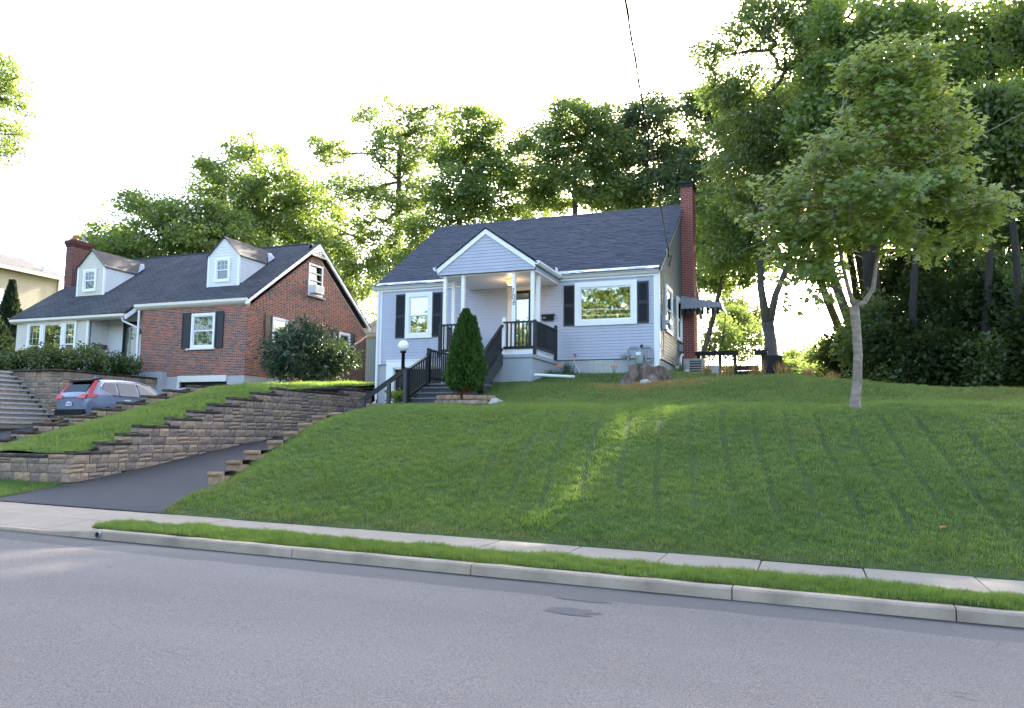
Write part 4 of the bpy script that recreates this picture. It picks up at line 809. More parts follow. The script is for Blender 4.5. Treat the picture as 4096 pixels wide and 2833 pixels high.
# --- beige house far left
FB = thing('beige_house', 'distant beige-sided house with grey roof behind the brick chimney', 'house', (-53, 36, 4))
fbw = MB().box(-50.3, -50.02, 25, 40.6, 3, 10.9).build('side_wall', 'siding_backing', FB); boards(fbw, right(-50.0), 'beige_siding', 4.0, 42, .16, lambda z: (25, 40.6))
MB().box(-58, -50.02, 40.3, 40.6, 3, 10.7).build('rear_wall', 'beige_siding', FB); MB().box(-50.02, -49.9, 40.5, 40.66, 4, 10.7).build('corner_board', 'trim_cream', FB)
MB().poly([(-49.5, 24.5, 10.75), (-49.5, 41.0, 10.75), (-54.5, 41.0, 12.55), (-54.5, 24.5, 12.55)], (0, 0, .12)).build('roof', 'nshingle', FB)
MB().box(-49.62, -49.45, 24.5, 41.05, 10.6, 10.84).build('gutter', 'gutter_cream', FB); MB().box(-50.0, -49.9, 35.95, 36.5, 8.2, 9.3).build('window', 'trim', FB); MB().box(-49.9, -49.88, 36.02, 36.43, 8.27, 9.22).build('pane', 'pane', FB); MB().box(-50., -49.93, 34.2, 34.4, 10.0, 10.2).build('vent', 'metal_grey', FB)
MB().lathe([(.12, 10.9), (.12, 11.5)], (-50.4, 39.6, 0), 10).build('vent_pipe', 'white_metal', FB)

# ================================================================== FOLIAGE TOOLS
K = 4096/2308
def atd(px, py, D):
    """point at forward depth D metres on the sight line of a place in the picture (2308-wide coordinates)"""
    return cf*D + cr*((px*K-2048)/FPX*D) - cu*((py*K-1416.5)/FPX*D)
def ell(px, py, rx, ry, D, deep=1.): c = atd(px, py, D); s = K*D/FPX; return (c.x, c.y, c.z, rx*s, rx*s*deep, ry*s)
def unit(n): v = RNG.standard_normal((n, 3)); return v/np.linalg.norm(v, axis=1, keepdims=True)
KITE = (np.array([(0, 0, 0), (.30, .45, .05), (0, 1, -.06), (-.30, .45, .05)]), np.array([(0, 1, 2, 3)]))
NARROW = (np.array([(0, 0, 0), (.17, .4, .03), (0, 1, -.1), (-.17, .4, .03)]), np.array([(0, 1, 2, 3)]))
_mp = [(0, 0, 0), (.22, .06, 0), (.50, .02, -.05), (.34, .30, 0), (.52, .58, -.06), (.18, .56, 0), (0, 1, -.08), (-.18, .56, 0), (-.52, .58, -.06), (-.34, .30, 0), (-.50, .02, -.05), (-.22, .06, 0)]
MAPLE = (np.array(_mp), np.array([(0, 1, 3), (1, 2, 3), (0, 3, 5), (3, 4, 5), (0, 5, 7), (5, 6, 7), (0, 7, 9), (7, 8, 9), (0, 9, 11), (9, 10, 11)]))
BLADE = (np.array([(-.5, 0, 0), (.5, 0, 0), (0, 1, 0)]), np.array([(0, 1, 2)]))
def leaf_arrays(P, size, tmpl, up=.55, droop=.25, dirs=None, face=(0, 0, 1)):
    """one template leaf at each point, blade normal leaning up, pointing outwards and drooping"""
    n = len(P); nrm = unit(n)*(1-up)+np.array(face)*up; nrm /= np.linalg.norm(nrm, axis=1, keepdims=True)
    d = unit(n) if dirs is None else dirs+.7*unit(n); d[:, 2] -= droop; d -= nrm*(d*nrm).sum(1, keepdims=True); d /= np.linalg.norm(d, axis=1, keepdims=True)+1e-9
    sx = np.cross(d, nrm); tv, tf = tmpl; sz = np.asarray(size).reshape(-1, 1, 1)*np.ones((n, 1, 1))
    V = P[:, None]+sz*(tv[None, :, 0:1]*sx[:, None]+tv[None, :, 1:2]*d[:, None]+tv[None, :, 2:3]*nrm[:, None])
    F = (np.arange(n)[:, None, None]*len(tv)+tf[None]).reshape(-1, tf.shape[1]); return V.reshape(-1, 3), F, len(tf)
def sun_gap(P):
    """the canopy stands open along one slanting band, so that the low sun reaches a streak of lawn"""
    z = -.5+0*P[:, 2]
    for _ in range(3): t = (P[:, 2]-z)/SUN.z; gx = P[:, 0]-SUN.x*t; gy = P[:, 1]-SUN.y*t; z = np.clip(-1.55+.4*(gy-10.85), -1.7, .5)
    c = -4.35+.33*(gy-10.9); w_ = .55+.10*np.sin(gy*2.3)+.10*np.sin(gy*5.1+1); return (np.abs(gx-c) < w_) & (gy > 10.0) & (gy < 16.9)
def sun_hole(P):
    s_ = np.array(SUN); t = P@s_; return (np.linalg.norm(P-t[:, None]*s_, axis=1) < .013*t*RNG.random(len(P))**.6) & (t > 12)
def crown(parent, C, rad, per, size, m, tmpl=KITE, name='crown', flat=.6, up=.45, droop=.25, tone=None, ctr=None, face=(0, 0, 1)):
    """leaves scattered through clumps C (n,3) of radius rad"""
    n = len(C); idx = np.repeat(np.arange(n), per); N_ = len(idx); r_ = RNG.random((N_, 1))**.45
    off = unit(N_)*r_*np.asarray(rad).reshape(-1, 1)[idx if np.ndim(rad) else np.zeros(N_, int)]; off[:, 2] *= flat; P = C[idx]+off; k_ = ~(sun_gap(P) | sun_hole(P)); P = P[k_]; idx = idx[k_]; N_ = len(P)
    dirs = None
    if ctr is not None: dirs = (P-np.asarray(ctr)); dirs[:, 2] *= .4; dirs /= np.linalg.norm(dirs, axis=1, keepdims=True)+1e-6
    V, F, k = leaf_arrays(P, size*RNG.uniform(.65, 1.25, N_), tmpl, up, droop, dirs, face)
    tone = RNG.random(n) if tone is None else tone
    rnd = np.clip(.55*tone[idx]+.45*RNG.random(N_), 0, 1); return npmesh(name, V, F, m, parent, np.repeat(rnd, k))
def limbs(parent, trunk, trad, C, m, r_end=.012, name='trunk', side=6, low=.25):
    """trunk polyline with branches reaching every clump, thickness from the number of clumps carried"""
    nodes_ = [Vector(p) for p in trunk]; par = [i-1 for i in range(len(nodes_))]; nt_ = len(nodes_); leafn = []
    z0 = trunk[0][2]; first = max(1, int(len(trunk)*low)); order = np.argsort([(Vector(c)-nodes_[-1]).length for c in C])
    arr = [tuple(p) for p in nodes_]
    for ci in order:
        c = Vector(C[ci]); A = np.array(arr); dv = np.array(c)-A; dist = np.linalg.norm(dv, axis=1); pen = dist+.9*np.maximum(0, -dv[:, 2])+np.where(np.arange(len(A)) < first, 50, 0)
        i = int(np.argmin(pen)); a = nodes_[i]; L_ = (c-a).length; k = max(1, min(4, int(L_/.7))); prev = i
        for q in range(1, k+1):
            t = q/k; p = a.lerp(c, t)+Vector((random.uniform(-1, 1), random.uniform(-1, 1), random.uniform(-.6, .9)))*(.09*L_*(1-t)+.01)
            nodes_.append(p); arr.append(tuple(p)); par.append(prev); prev = len(nodes_)-1
        leafn.append(prev)
    cnt = np.zeros(len(nodes_))
    for l in leafn:
        while l >= 0: cnt[l] += 1; l = par[l]
    rad = r_end*np.sqrt(np.maximum(cnt, 1)); 
    for i in range(nt_): rad[i] = max(trad[0]+(trad[1]-trad[0])*(i/(nt_-1))**.8, min(rad[i], trad[1]))
    rmax = trad[1]*.85; rad[nt_:] = np.minimum(rad[nt_:], rmax)
    b = MB(); b.tube(nodes_[:nt_], list(rad[:nt_]), 10)
    for i in range(nt_, len(nodes_)):
        p = par[i]; r0 = rad[i] if p < nt_ else rad[p]; b.tube([nodes_[p], nodes_[i]], [min(r0*1.1, rmax), rad[i]], side if rad[i] > .03 else 4, False)
    return b.build(name, m, parent, True)
def clumps(E, n):
    """points inside a set of ellipsoids, thinner towards the middle"""
    w = np.array([e[3]*e[5]*(e[4]**.5) for e in E]); idx = RNG.choice(len(E), n, p=w/w.sum()); e = np.array(E)[idx]
    return e[:, :3]+unit(n)*(RNG.random((n, 1))**.40)*e[:, 3:6]
def tree(name, label, base, E, n, per, leaf, m, bark='bark', trad=(.22, .1), rad=.75, tmpl=KITE, trunk=None, group=None, flat=.6, top=None, up=.45, droop=.25, bare=.0, low=.25):
    base = Vector(base); E = list(E); ctr = np.average(np.array(E)[:, :3], axis=0, weights=np.array(E)[:, 3])
    t = thing(name, label, 'tree', base, group); C = clumps(E, n); top = Vector(top) if top else Vector((ctr[0], ctr[1], ctr[2]))
    if trunk is None:
        trunk = []
        for i in range(9):
            f = i/8; p = base.lerp(top, f); p += Vector((math.sin(f*5+base.x)*.18, math.cos(f*4+base.y)*.18, 0))*f*(1-f)*2; trunk.append(tuple(p))
    limbs(t, trunk, trad, C, bark, low=low); keep = RNG.random(n) >= bare
    crown(t, C[keep], rad*RNG.uniform(.6, 1.25, keep.sum()), per, leaf, m, tmpl, flat=flat, up=up, droop=droop, ctr=ctr); return t
def shrub(name, label, cat, base, E, n, per, leaf, m, stems=5, rad=.3, group=None, tmpl=KITE, up=.35, stemm='bark', flat=.8):
    base = Vector(base); t = thing(name, label, cat, base, group); C = clumps(E, n); b = MB(); ctr = np.array(E)[:, :3].mean(0)
    for k in range(stems):
        c = Vector(C[RNG.integers(n)]); a = base+Vector((random.uniform(-.3, .3)*E[0][3], random.uniform(-.3, .3)*E[0][4], -.05)); mid = a.lerp(c, .5)+Vector((0, 0, .15)); b.tube([a, mid, c], [.035, .025, .01], 5)
    b.build('stems', stemm, t); crown(t, C, rad*RNG.uniform(.7, 1.2, n), per, leaf, m, tmpl, 'foliage', flat, up, .15, ctr=ctr); return t

# ================================================================== THINGS ROUND THE GREY HOUSE
# gas meter
gm = thing('gas_meter', 'grey gas meter with bent pipes on the foundation near the right corner', 'gas meter', (-5.1, YF-.1, 2.2))
MB().lathe([(.02, 2.24), (.11, 2.27), (.135, 2.34), (.14, 2.58), (.11, 2.64), (.05, 2.66)], (-5.05, YF-.16, 0), 16).build('meter_body', 'meter_grey', gm, True)
MB(front(YF-.28)).box(-5.13, -4.98, .0, .03, 2.56, 2.66).build('index_plate', 'label_white', gm); MB(front(YF-.29)).box(-5.13, -5.04, .0, .012, 2.44, 2.49).build('sticker', 'straw', gm)
MB().tube([(-5.42, YF-.14, 2.0), (-5.42, YF-.14, 2.72), (-5.36, YF-.14, 2.82), (-5.14, YF-.14, 2.84), (-5.12, YF-.14, 2.66)], .028).build('inlet_pipe', 'meter_grey', gm)
MB().tube([(-4.98, YF-.14, 2.66), (-4.97, YF-.14, 2.82), (-4.70, YF-.14, 2.82), (-4.66, YF-.14, 2.76), (-4.66, YF-.14, 2.40), (-4.70, YF-.14, 2.36), (-4.82, YF-.14, 2.36), (-4.85, YF-.14, 2.42), (-4.85, YF-.14, 2.84)], .03).build('outlet_pipe', 'meter_grey', gm)
MB().lathe([(.03, 2.80), (.05, 2.83), (.05, 2.88), (.02, 2.92)], (-4.98, YF-.14, 0), 10).build('valve', 'ac_dark', gm); MB().box(-5.66, -5.36, YF-.2, YF-.1, 2.55, 2.61).lathe([(.03, 2.5), (.07, 2.55), (.07, 2.63), (.03, 2.68)], (-5.48, YF-.15, 0), 10).build('regulator', 'meter_grey', gm)
# electric meter and cabinet on the side wall
emt = thing('electric_meter', 'grey electric meter box with glass dial on the right wall corner', 'electric meter', (XR+.1, 25.6, 3.4))
MB(RT).bev(25.38, 25.72, .01, .14, 3.45, 3.95, .02).build('box', 'metal_grey', emt); MB().tube([(XR+.15, 25.62, 3.70), (XR+.28, 25.62, 3.70)], [.09, .08], 16).build('dial', 'glass_block', emt); MB().tube([(XR+.07, 25.55, 3.95), (XR+.07, 25.55, 5.4), (XR+.09, 26.1, 6.25)], .02).build('service_conduit', 'metal_grey', emt); MB().tube([(XR+.07, 25.5, 3.45), (XR+.07, 25.5, 2.6)], .018).build('conduit', 'metal_grey', emt)
cb = tag(MB(RT).bev(29.0, 29.28, .01, .1, 3.1, 3.36, .015).build('cable_box', 'meter_grey'), 'small grey cable box low on the side wall beside the chimney', 'utility box')
# air conditioner
AC = thing('condenser_unit', 'taupe outdoor air conditioning condenser beside the chimney foot', 'air conditioner', (-3.6, 27.3, 2.1))
MB().bev(-3.95, -3.33, 26.9, 27.5, 1.95, 2.58, .0).build('core', 'ac_dark', AC)
f_ = front(26.88); frame(MB(f_), -3.96, -3.32, 1.95, 2.59, .045, -.02, .02).box(-3.92, -3.76, -.02, .02, 1.99, 2.55).build('case', 'ac_case', AC); MB().box(-3.97, -3.31, 26.86, 27.55, 2.585, 2.615).build('lid', 'ac_case', AC); MB().box(-3.33, -3.30, 26.9, 27.5, 1.95, 2.58).build('side_panel', 'ac_case', AC)
for k in range(6): MB(f_).box(-3.76, -3.365, -.012, .012, 2.05+.085*k, 2.075+.085*k).build('louvre', 'ac_case', AC)
MB(f_).box(-3.93, -3.81, .021, .024, 2.46, 2.50).build('badge', 'label_blue', AC); MB(f_).box(-3.94, -3.79, .021, .024, 2.14, 2.24).build('rating_plate', 'label_white', AC)
for k in range(4): MB(f_).box(-3.92+.026*k, -3.905+.026*k, .0245, .0255, 2.47, 2.488+.006*(k % 2)).build('badge_letter', 'label_white', AC)
vp = tag(MB().tube([(-4.15, 28.2, 2.9), (-4.22, 28.18, 2.86), (-4.26, 28.16, 2.72), (-4.25, 28.15, 2.55), (-4.32, 28.12, 2.42), (-4.42, 28.1, 2.43)], .05, 10).build('vent_pipe', 'white_metal'), 'short pale elbowed vent pipe on the side wall near the condenser', 'pipe')
sp_ = thing('garden_tap', 'copper outdoor tap with pale hose on the foundation right of the porch', 'tap', (-7.2, YF-.05, 2.6))
MB().tube([(-7.2, YF-.02, 2.62), (-7.2, YF-.12, 2.62), (-7.2, YF-.14, 2.56)], .022).box(-7.25, -7.15, YF-.13, YF-.1, 2.64, 2.67).build('spout', 'copper', sp_); MB().tube([(-7.2, YF-.14, 2.56), (-7.2, YF-.16, 2.42), (-7.12, YF-.2, 2.25), (-7.02, YF-.25, 2.12), (-6.95, YF-.35, 2.02)], .016).build('hose', 'hose', sp_)
tag(MB().tube([(-7.72, 22.35, 1.80), (-7.3, 22.8, 1.80), (-6.75, 23.3, 1.79)], .045, 10).build('drain_pipe', 'pvc'), 'white plastic drain pipe lying on the grass beside the porch', 'pipe')
# lamp post
lpst = thing('lamp_post', 'black lamp post with a white globe beside the stairs', 'lamp post', (-11.2, 20.6, .7))
MB().lathe([(.06, .4), (.055, 1.6), (.05, 2.36), (.085, 2.38), (.09, 2.43), (.07, 2.45)], (-11.22, 20.6, 0), 14).build('post', 'post_black', lpst, True)
MB().lathe([(.165*math.sin(t), 2.585-.165*math.cos(t)) for t in np.linspace(.25, math.pi-.02, 14)], (-11.22, 20.6, 0), 24).build('globe', 'globe', lpst, True)
# stone border and plants under the lamp
sb = thing('stone_border', 'low brown stone planter border behind the stair handrail', 'stone border', (-11.3, 19.9, .5))
for k in range(2): 
    for j in range(5): block(sb, (-12.2, 19.95), 0., .32*j, .62+.13*k, .31, .125, 'block' if k == 0 else 'cap_tan', .2, 'stone')
MB().box(-12.2, -10.5, 20.05, 21.6, .2, .80).build('soil_bed', 'mulch', sb)
shrub('bedding_plant', 'bright green leafy plant at the foot of the lamp post', 'plant', (-11.35, 20.5, .78), [(-11.35, 20.45, 1.05, .28, .28, .28)], 30, 14, .1, 'leaf_lime', 4, .12); shrub('bedding_plant', 'small green plant showing under the stair railing', 'plant', (-10.75, 20.5, .78), [(-10.7, 20.4, 1.0, .3, .3, .22)], 24, 14, .1, 'leaf_hedge', 4, .12)
# conical cedar in its stone ring
RGX, RGY = -8.5, 19.0
ring = thing('stone_ring', 'curved stone ring planter of weathered blocks round the cedar', 'planter', (RGX, RGY, .6))
for lv_, (rr, zz, m_) in enumerate(((.80, .66, 'block'), (.80, .795, 'block'), (.78, .928, 'cap_tan'))):
    nn = 13
    for k in range(nn):
        a = R(-168)+R(200)*k/nn+.1*lv_; ln_ = .27
        if lv_ == 2 and k in (4, 8): continue
        block(ring, (RGX+rr*math.cos(a), RGY+.55*rr*math.sin(a)), a+R(90)+.0, 0, zz-.04, ln_, .128, m_, .16, 'stone')
MB().lathe([(.74, .6), (.74, .92), (.3, .96)], (0, 0, 0), 20).build('soil_bed', 'mulch', ring); ring.children[-1].scale = (1, .6, 1); ring.children[-1].location = (0, 0, 0)
for v in ring.children[-1].data.vertices: v.co += Vector((RGX, RGY, .6)); v.co -= Vector((0, 0, .6)); v.co = Vector((v.co.x-RGX+0, (v.co.y-RGY), v.co.z))+Vector((RGX-RGX, 0, 0))
tag(MB().add(*(lambda v, f: (v, f))([(x, y, z) for x, y, z in ((-7.72, 18.75, .78), (-7.4, 18.7, .76), (-7.25, 18.95, .78), (-7.6, 19.05, .8), (-7.66, 18.8, .93), (-7.42, 18.78, .90), (-7.36, 18.92, .86), (-7.6, 18.98, .95))], [(3, 2, 1, 0), (4, 5, 6, 7), (0, 1, 5, 4), (1, 2, 6, 5), (2, 3, 7, 6), (3, 0, 4, 7)])).build('loose_stone', 'stone_pale'), 'pale flat loose stone at the right end of the planter ring', 'stone')
cd = thing('cedar', 'narrow dark green conical cedar in front of the porch stairs', 'shrub', (-8.56, 19.2, .85))
MB().tube([(-8.56, 19.2, .8), (-8.56, 19.2, 1.5)], [.11, .07], 8).tube([(-8.65, 19.15, .8), (-8.75, 19.1, 1.4)], [.06, .03], 6).tube([(-8.47, 19.15, .8), (-8.38, 19.1, 1.4)], [.06, .03], 6).build('trunk', 'bark_red', cd)
def cone_crown(parent, bx, by, z0, z1, prof, n, leaf, m, lean=0.):
    t = RNG.random(n)**.85; z = z0+(z1-z0)*t; a = RNG.random(n)*2*math.pi; lob = 1+.10*np.sin(5*a+z*3)+.08*np.sin(9*a-z*6)+.06*np.sin(3*a+11*z)
    rr = np.interp(t, *prof)*lob*(RNG.random(n)**.22)*(1+.12*(RNG.random(n) < .06)); P = np.stack([bx+rr*np.cos(a)+lean*t, by+rr*np.sin(a), z], 1)
    d = np.stack([np.cos(a)*.55, np.sin(a)*.55, 1.0+0*a], 1)+.35*unit(n); d /= np.linalg.norm(d, axis=1, keepdims=True); s = np.cross(d, unit(n)); s /= np.linalg.norm(s, axis=1, keepdims=True)
    tv, tf = NARROW; nm = np.cross(s, d); sz = (leaf*RNG.uniform(.6, 1.3, n))[:, None, None]
    V = P[:, None]+sz*(tv[None, :, 0:1]*s[:, None]*1.5+tv[None, :, 1:2]*d[:, None]+tv[None, :, 2:3]*nm[:, None]); F = (np.arange(n)[:, None, None]*4+tf[None]).reshape(-1, 4)
    return npmesh('foliage', V.reshape(-1, 3), F, m, parent, np.clip(.5*RNG.random(n)+.5*(.5+.5*np.sin(7*a+9*z)), 0, 1))
cone_crown(cd, -8.58, 19.2, 1.12, 3.28, ([0, .08, .25, .5, .72, .88, 1.], [.32, .48, .49, .38, .25, .14, .02]), 13000, .11, 'leaf_thuja'); cone_crown(cd, -8.40, 19.22, 2.2, 3.10, ([0, .5, 1], [.22, .17, .03]), 2200, .10, 'leaf_thuja')
# tree stump
sm = thing('tree_stump', 'broad weathered tree stump with flared roots in front of the house corner', 'stump', (-4.25, 22.0, 1.4))
b = MB(); nn = 40; prof = [(.98, 1.20), (.74, 1.36), (.60, 1.52), (.53, 1.72), (.50, 1.94)]; rg = np.random.default_rng(5); fl = 1+.26*np.sin(5*np.linspace(0, 2*math.pi, nn, endpoint=False)+1)+.07*rg.standard_normal(nn)
vs = [(-4.25+r_*(1+(fl[k]-1)*(1.2 if i < 3 else .5))*math.cos(2*math.pi*k/nn)*(1.1 if i < 3 else 1), 22.05+r_*(1+(fl[k]-1)*(1.2 if i < 3 else .5))*math.sin(2*math.pi*k/nn), z+.04*rg.standard_normal()*(i > 2)) for i, (r_, z) in enumerate(prof) for k in range(nn)]
fs = [(i*nn+k, i*nn+(k+1) % nn, (i+1)*nn+(k+1) % nn, (i+1)*nn+k) for i in range(4) for k in range(nn)]; b.add(vs, fs).build('flare', 'stump', sm)
MB().add([(x, y, z-.02) for x, y, z in vs[4*nn:]]+[(-4.25, 22.05, 1.87)], [(k, (k+1) % nn, nn) for k in range(nn)]).build('cut_face', 'stump', sm)
tag(MB().poly([(-4.28, 21.05, 1.30), (-4.05, 21.0, 1.28), (-3.98, 21.15, 1.42), (-4.12, 21.1, 1.52), (-4.27, 21.12, 1.50)], (.02, .1, .02)).build('loose_stone', 'stone_pale'), 'pale rough stone lying against the foot of the stump', 'stone')
# black timber rail, raised bed and steps beyond the lawn crest
bk = thing('timber_fence', 'low black timber rail and posts beyond the lawn right of the chimney', 'fence', (-3.3, 30, 2.2))
MB().box(-4.1, -2.42, 29.9, 30.0, 3.02, 3.17).build('rail', 'timber_black', bk)
for x in (-3.86, -3.08, -2.55): MB().box(x-.06, x+.06, 29.92, 30.04, 1.9, 3.02).build('post', 'timber_black', bk)
for k in range(3): MB().box(-3.05, -1.7, 29.9, 29.98, 2.05+.19*k, 2.23+.19*k).build('board', 'timber_black', bk)
MB().box(-3.55, -3.1, 29.6, 30.2, 2.0, 2.62).build('masonry_pier', 'concrete_wall', bk)
tb = thing('timber_steps', 'black timber post and steps at the foot of the forked tree', 'steps', (-1.4, 30, 2.2))
MB().box(-1.85, -1.40, 29.9, 30.25, 3.02, 3.18).build('rail', 'timber_black', tb); MB().box(-1.62, -1.46, 29.95, 30.1, 1.8, 3.02).build('post', 'timber_black', tb)
for k in range(4): MB().box(-1.5+.14*k, -.9+.05*k, 29.8+.1*k, 30.3, 1.9, 2.95-.17*k).build('step', 'timber_black', tb)
# dry ornamental grass clumps along the crest
wh = ['largest clump of dry tan grass left of the black timber steps', 'clump of dry tan grass in front of the black timber steps', 'thin clump of dry grass right of the forked tree', 'clump of dry tan grass in front of the bright bushes', 'dull clump of dry grass left of the maple trunk', 'low clump of dry tan grass beside the condenser']
for i, (px, hh, dd) in enumerate(((1640, .62, 22.5), (1710, .62, 22.8), (1763, .5, 22.8), (1823, .5, 22.5), (1880, .42, 21.8), (1592, .38, 24.0))):
    c = atd(px, 846, dd); X, Y = c.x, c.y; Z = float(zlawn(X, Y))-.03; nb_ = 170
    o_ = thing('ornamental_grass', wh[i], 'grass clump', (X, Y, Z), 'dry ornamental grasses'); B = np.array([X, Y, Z])+RNG.normal(0, .07, (nb_, 3))*np.array([1, 1, 0]); d = RNG.normal(0, .28, (nb_, 3)); d[:, 2] = 1; d /= np.linalg.norm(d, axis=1, keepdims=True); s = np.cross(d, unit(nb_)); hh_ = hh*RNG.uniform(.5, 1.15, nb_)[:, None]
    V = np.stack([B-s*.013, B+s*.013, B+d*hh_], 1).reshape(-1, 3); npmesh('blades', V, np.arange(nb_*3).reshape(-1, 3), 'straw_leaf', o_, RNG.random(nb_))
# plants along the foundation
for (x, y, lab, m_, h_) in ((-7.3, 24.4, 'spiky green plant at the foundation next to the garden tap', 'leaf_gloss', .5), (-7.62, 23.6, 'small leafy plant beside the porch wall', 'leaf_hedge', .28), (-3.95, 25.9, 'tuft of long green grass at the foot of the side wall', 'leaf_hedge', .5)):
    Z = float(zlawn(x, y)); o_ = thing('foundation_plant', lab, 'plant', (x, y, Z)); nb_ = 130; B = np.array([x, y, Z])+RNG.normal(0, .09, (nb_, 3))*np.array([1, 1, 0]); d = RNG.normal(0, .3, (nb_, 3)); d[:, 2] = 1; d /= np.linalg.norm(d, axis=1, keepdims=True); s = np.cross(d, unit(nb_)); hh_ = h_*RNG.uniform(.5, 1.1, nb_)[:, None]
    npmesh('blades', np.stack([B-s*.012, B+s*.012, B+d*hh_], 1).reshape(-1, 3), np.arange(nb_*3).reshape(-1, 3), m_, o_, RNG.random(nb_))
for (x, y, lab) in ((-5.75, 24.3, 'orange flowers on thin stems below the glass block window'), (-7.45, 23.9, 'small orange flower beside the porch wall')):
    Z = float(zlawn(x, y)); o_ = thing('flowering_plant', lab, 'flower', (x, y, Z)); b = MB()
    for k in range(4): b.tube([(x, y, Z-.02), (x+.05*(k-1.5), y+.03*(k % 2), Z+.26)], .007, 4)
    b.build('stems', 'leaf_hedge', o_); b = MB()
    for k in range(4): b.lathe([(.008, Z+.25), (.028, Z+.27), (.018, Z+.30)], (x+.05*(k-1.5), y+.03*(k % 2), 0), 7)
    b.build('petals', 'flower', o_)
# kerb drain outlet
dp = thing('kerb_drain', 'round pipe drain outlet set in the kerb near the driveway', 'drain', (-9.62, 8.7, -1.5))
c = at(*(391, 2139.5), 8.715); ry = .052
MB().add([(c.x+r_*math.cos(t), y, c.z+r_*math.sin(t)) for r_, y in ((ry, 8.705), (ry*.80, 8.70), (ry*.80, 8.80)) for t in np.linspace(0, 2*math.pi, 20, endpoint=False)], [(i*20+k, (i+1)*20+k, (i+1)*20+(k+1) % 20, i*20+(k+1) % 20) for i in range(2) for k in range(20)]).build('pipe_rim', 'metal_grey', dp)
MB().add([(c.x+ry*.8*math.cos(t), 8.712, c.z+ry*.8*math.sin(t)) for t in np.linspace(0, 2*math.pi, 20, endpoint=False)], [tuple(reversed(range(20)))]).build('pipe_bore', 'awning_black', dp)
# overhead lines
def wire(name, lab, pts, r_, m_, sag=0., twist=0.):
    A, B = Vector(pts[0]), Vector(pts[1]); n_ = 60 if twist else 24; P = [A.lerp(B, i/n_)-Vector((0, 0, sag*4*(i/n_)*(1-i/n_))) for i in range(n_+1)]; b = MB().tube(P, r_, 6)
    if twist: b.tube([p+Vector((math.cos(i*1.9), 0, math.sin(i*1.9)))*twist for i, p in enumerate(P)], r_*.8, 5)
    return tag(b.build(name, m_), lab, 'wire')
q0 = Vector((XR+.14, 26.15, 6.33)); q1 = at(2493, 0, 10.0); q2 = q0+(q1-q0)*1.75; q2.z += .9
wire('service_drop', 'thick twisted service cable running from the sky to the right eave corner', (q0, q2), .017, 'wire', .35, .016)
a = atd(1665, 568, 24); b_ = atd(2380, 215, 11); wire('thin_wire', 'thin pale wire slanting across the trees at right', (a, b_), .0045, 'wire_pale', .1)
tag(MB().tube([tuple(q0), (XR+.1, 26.4, 6.05), (XR+.16, 26.65, 6.15), (XR+.08, 26.6, 5.75)], .02, 6).build('cable_loop', 'wire'), 'loop of service cable hanging at the right gable edge', 'cable')
for k, (zz, dz) in enumerate(((9.3, .0), (9.75, .0), (8.55, .0))): wire('power_line', ('uppermost', 'middle', 'lowest')[(1, 0, 2)[k]]+' power line of the three reflected in the picture window', ((-60, -7, zz+.8), (40, -7, zz-.6)), .016, 'wire_pale', .5)['group'] = 'power lines across the street'

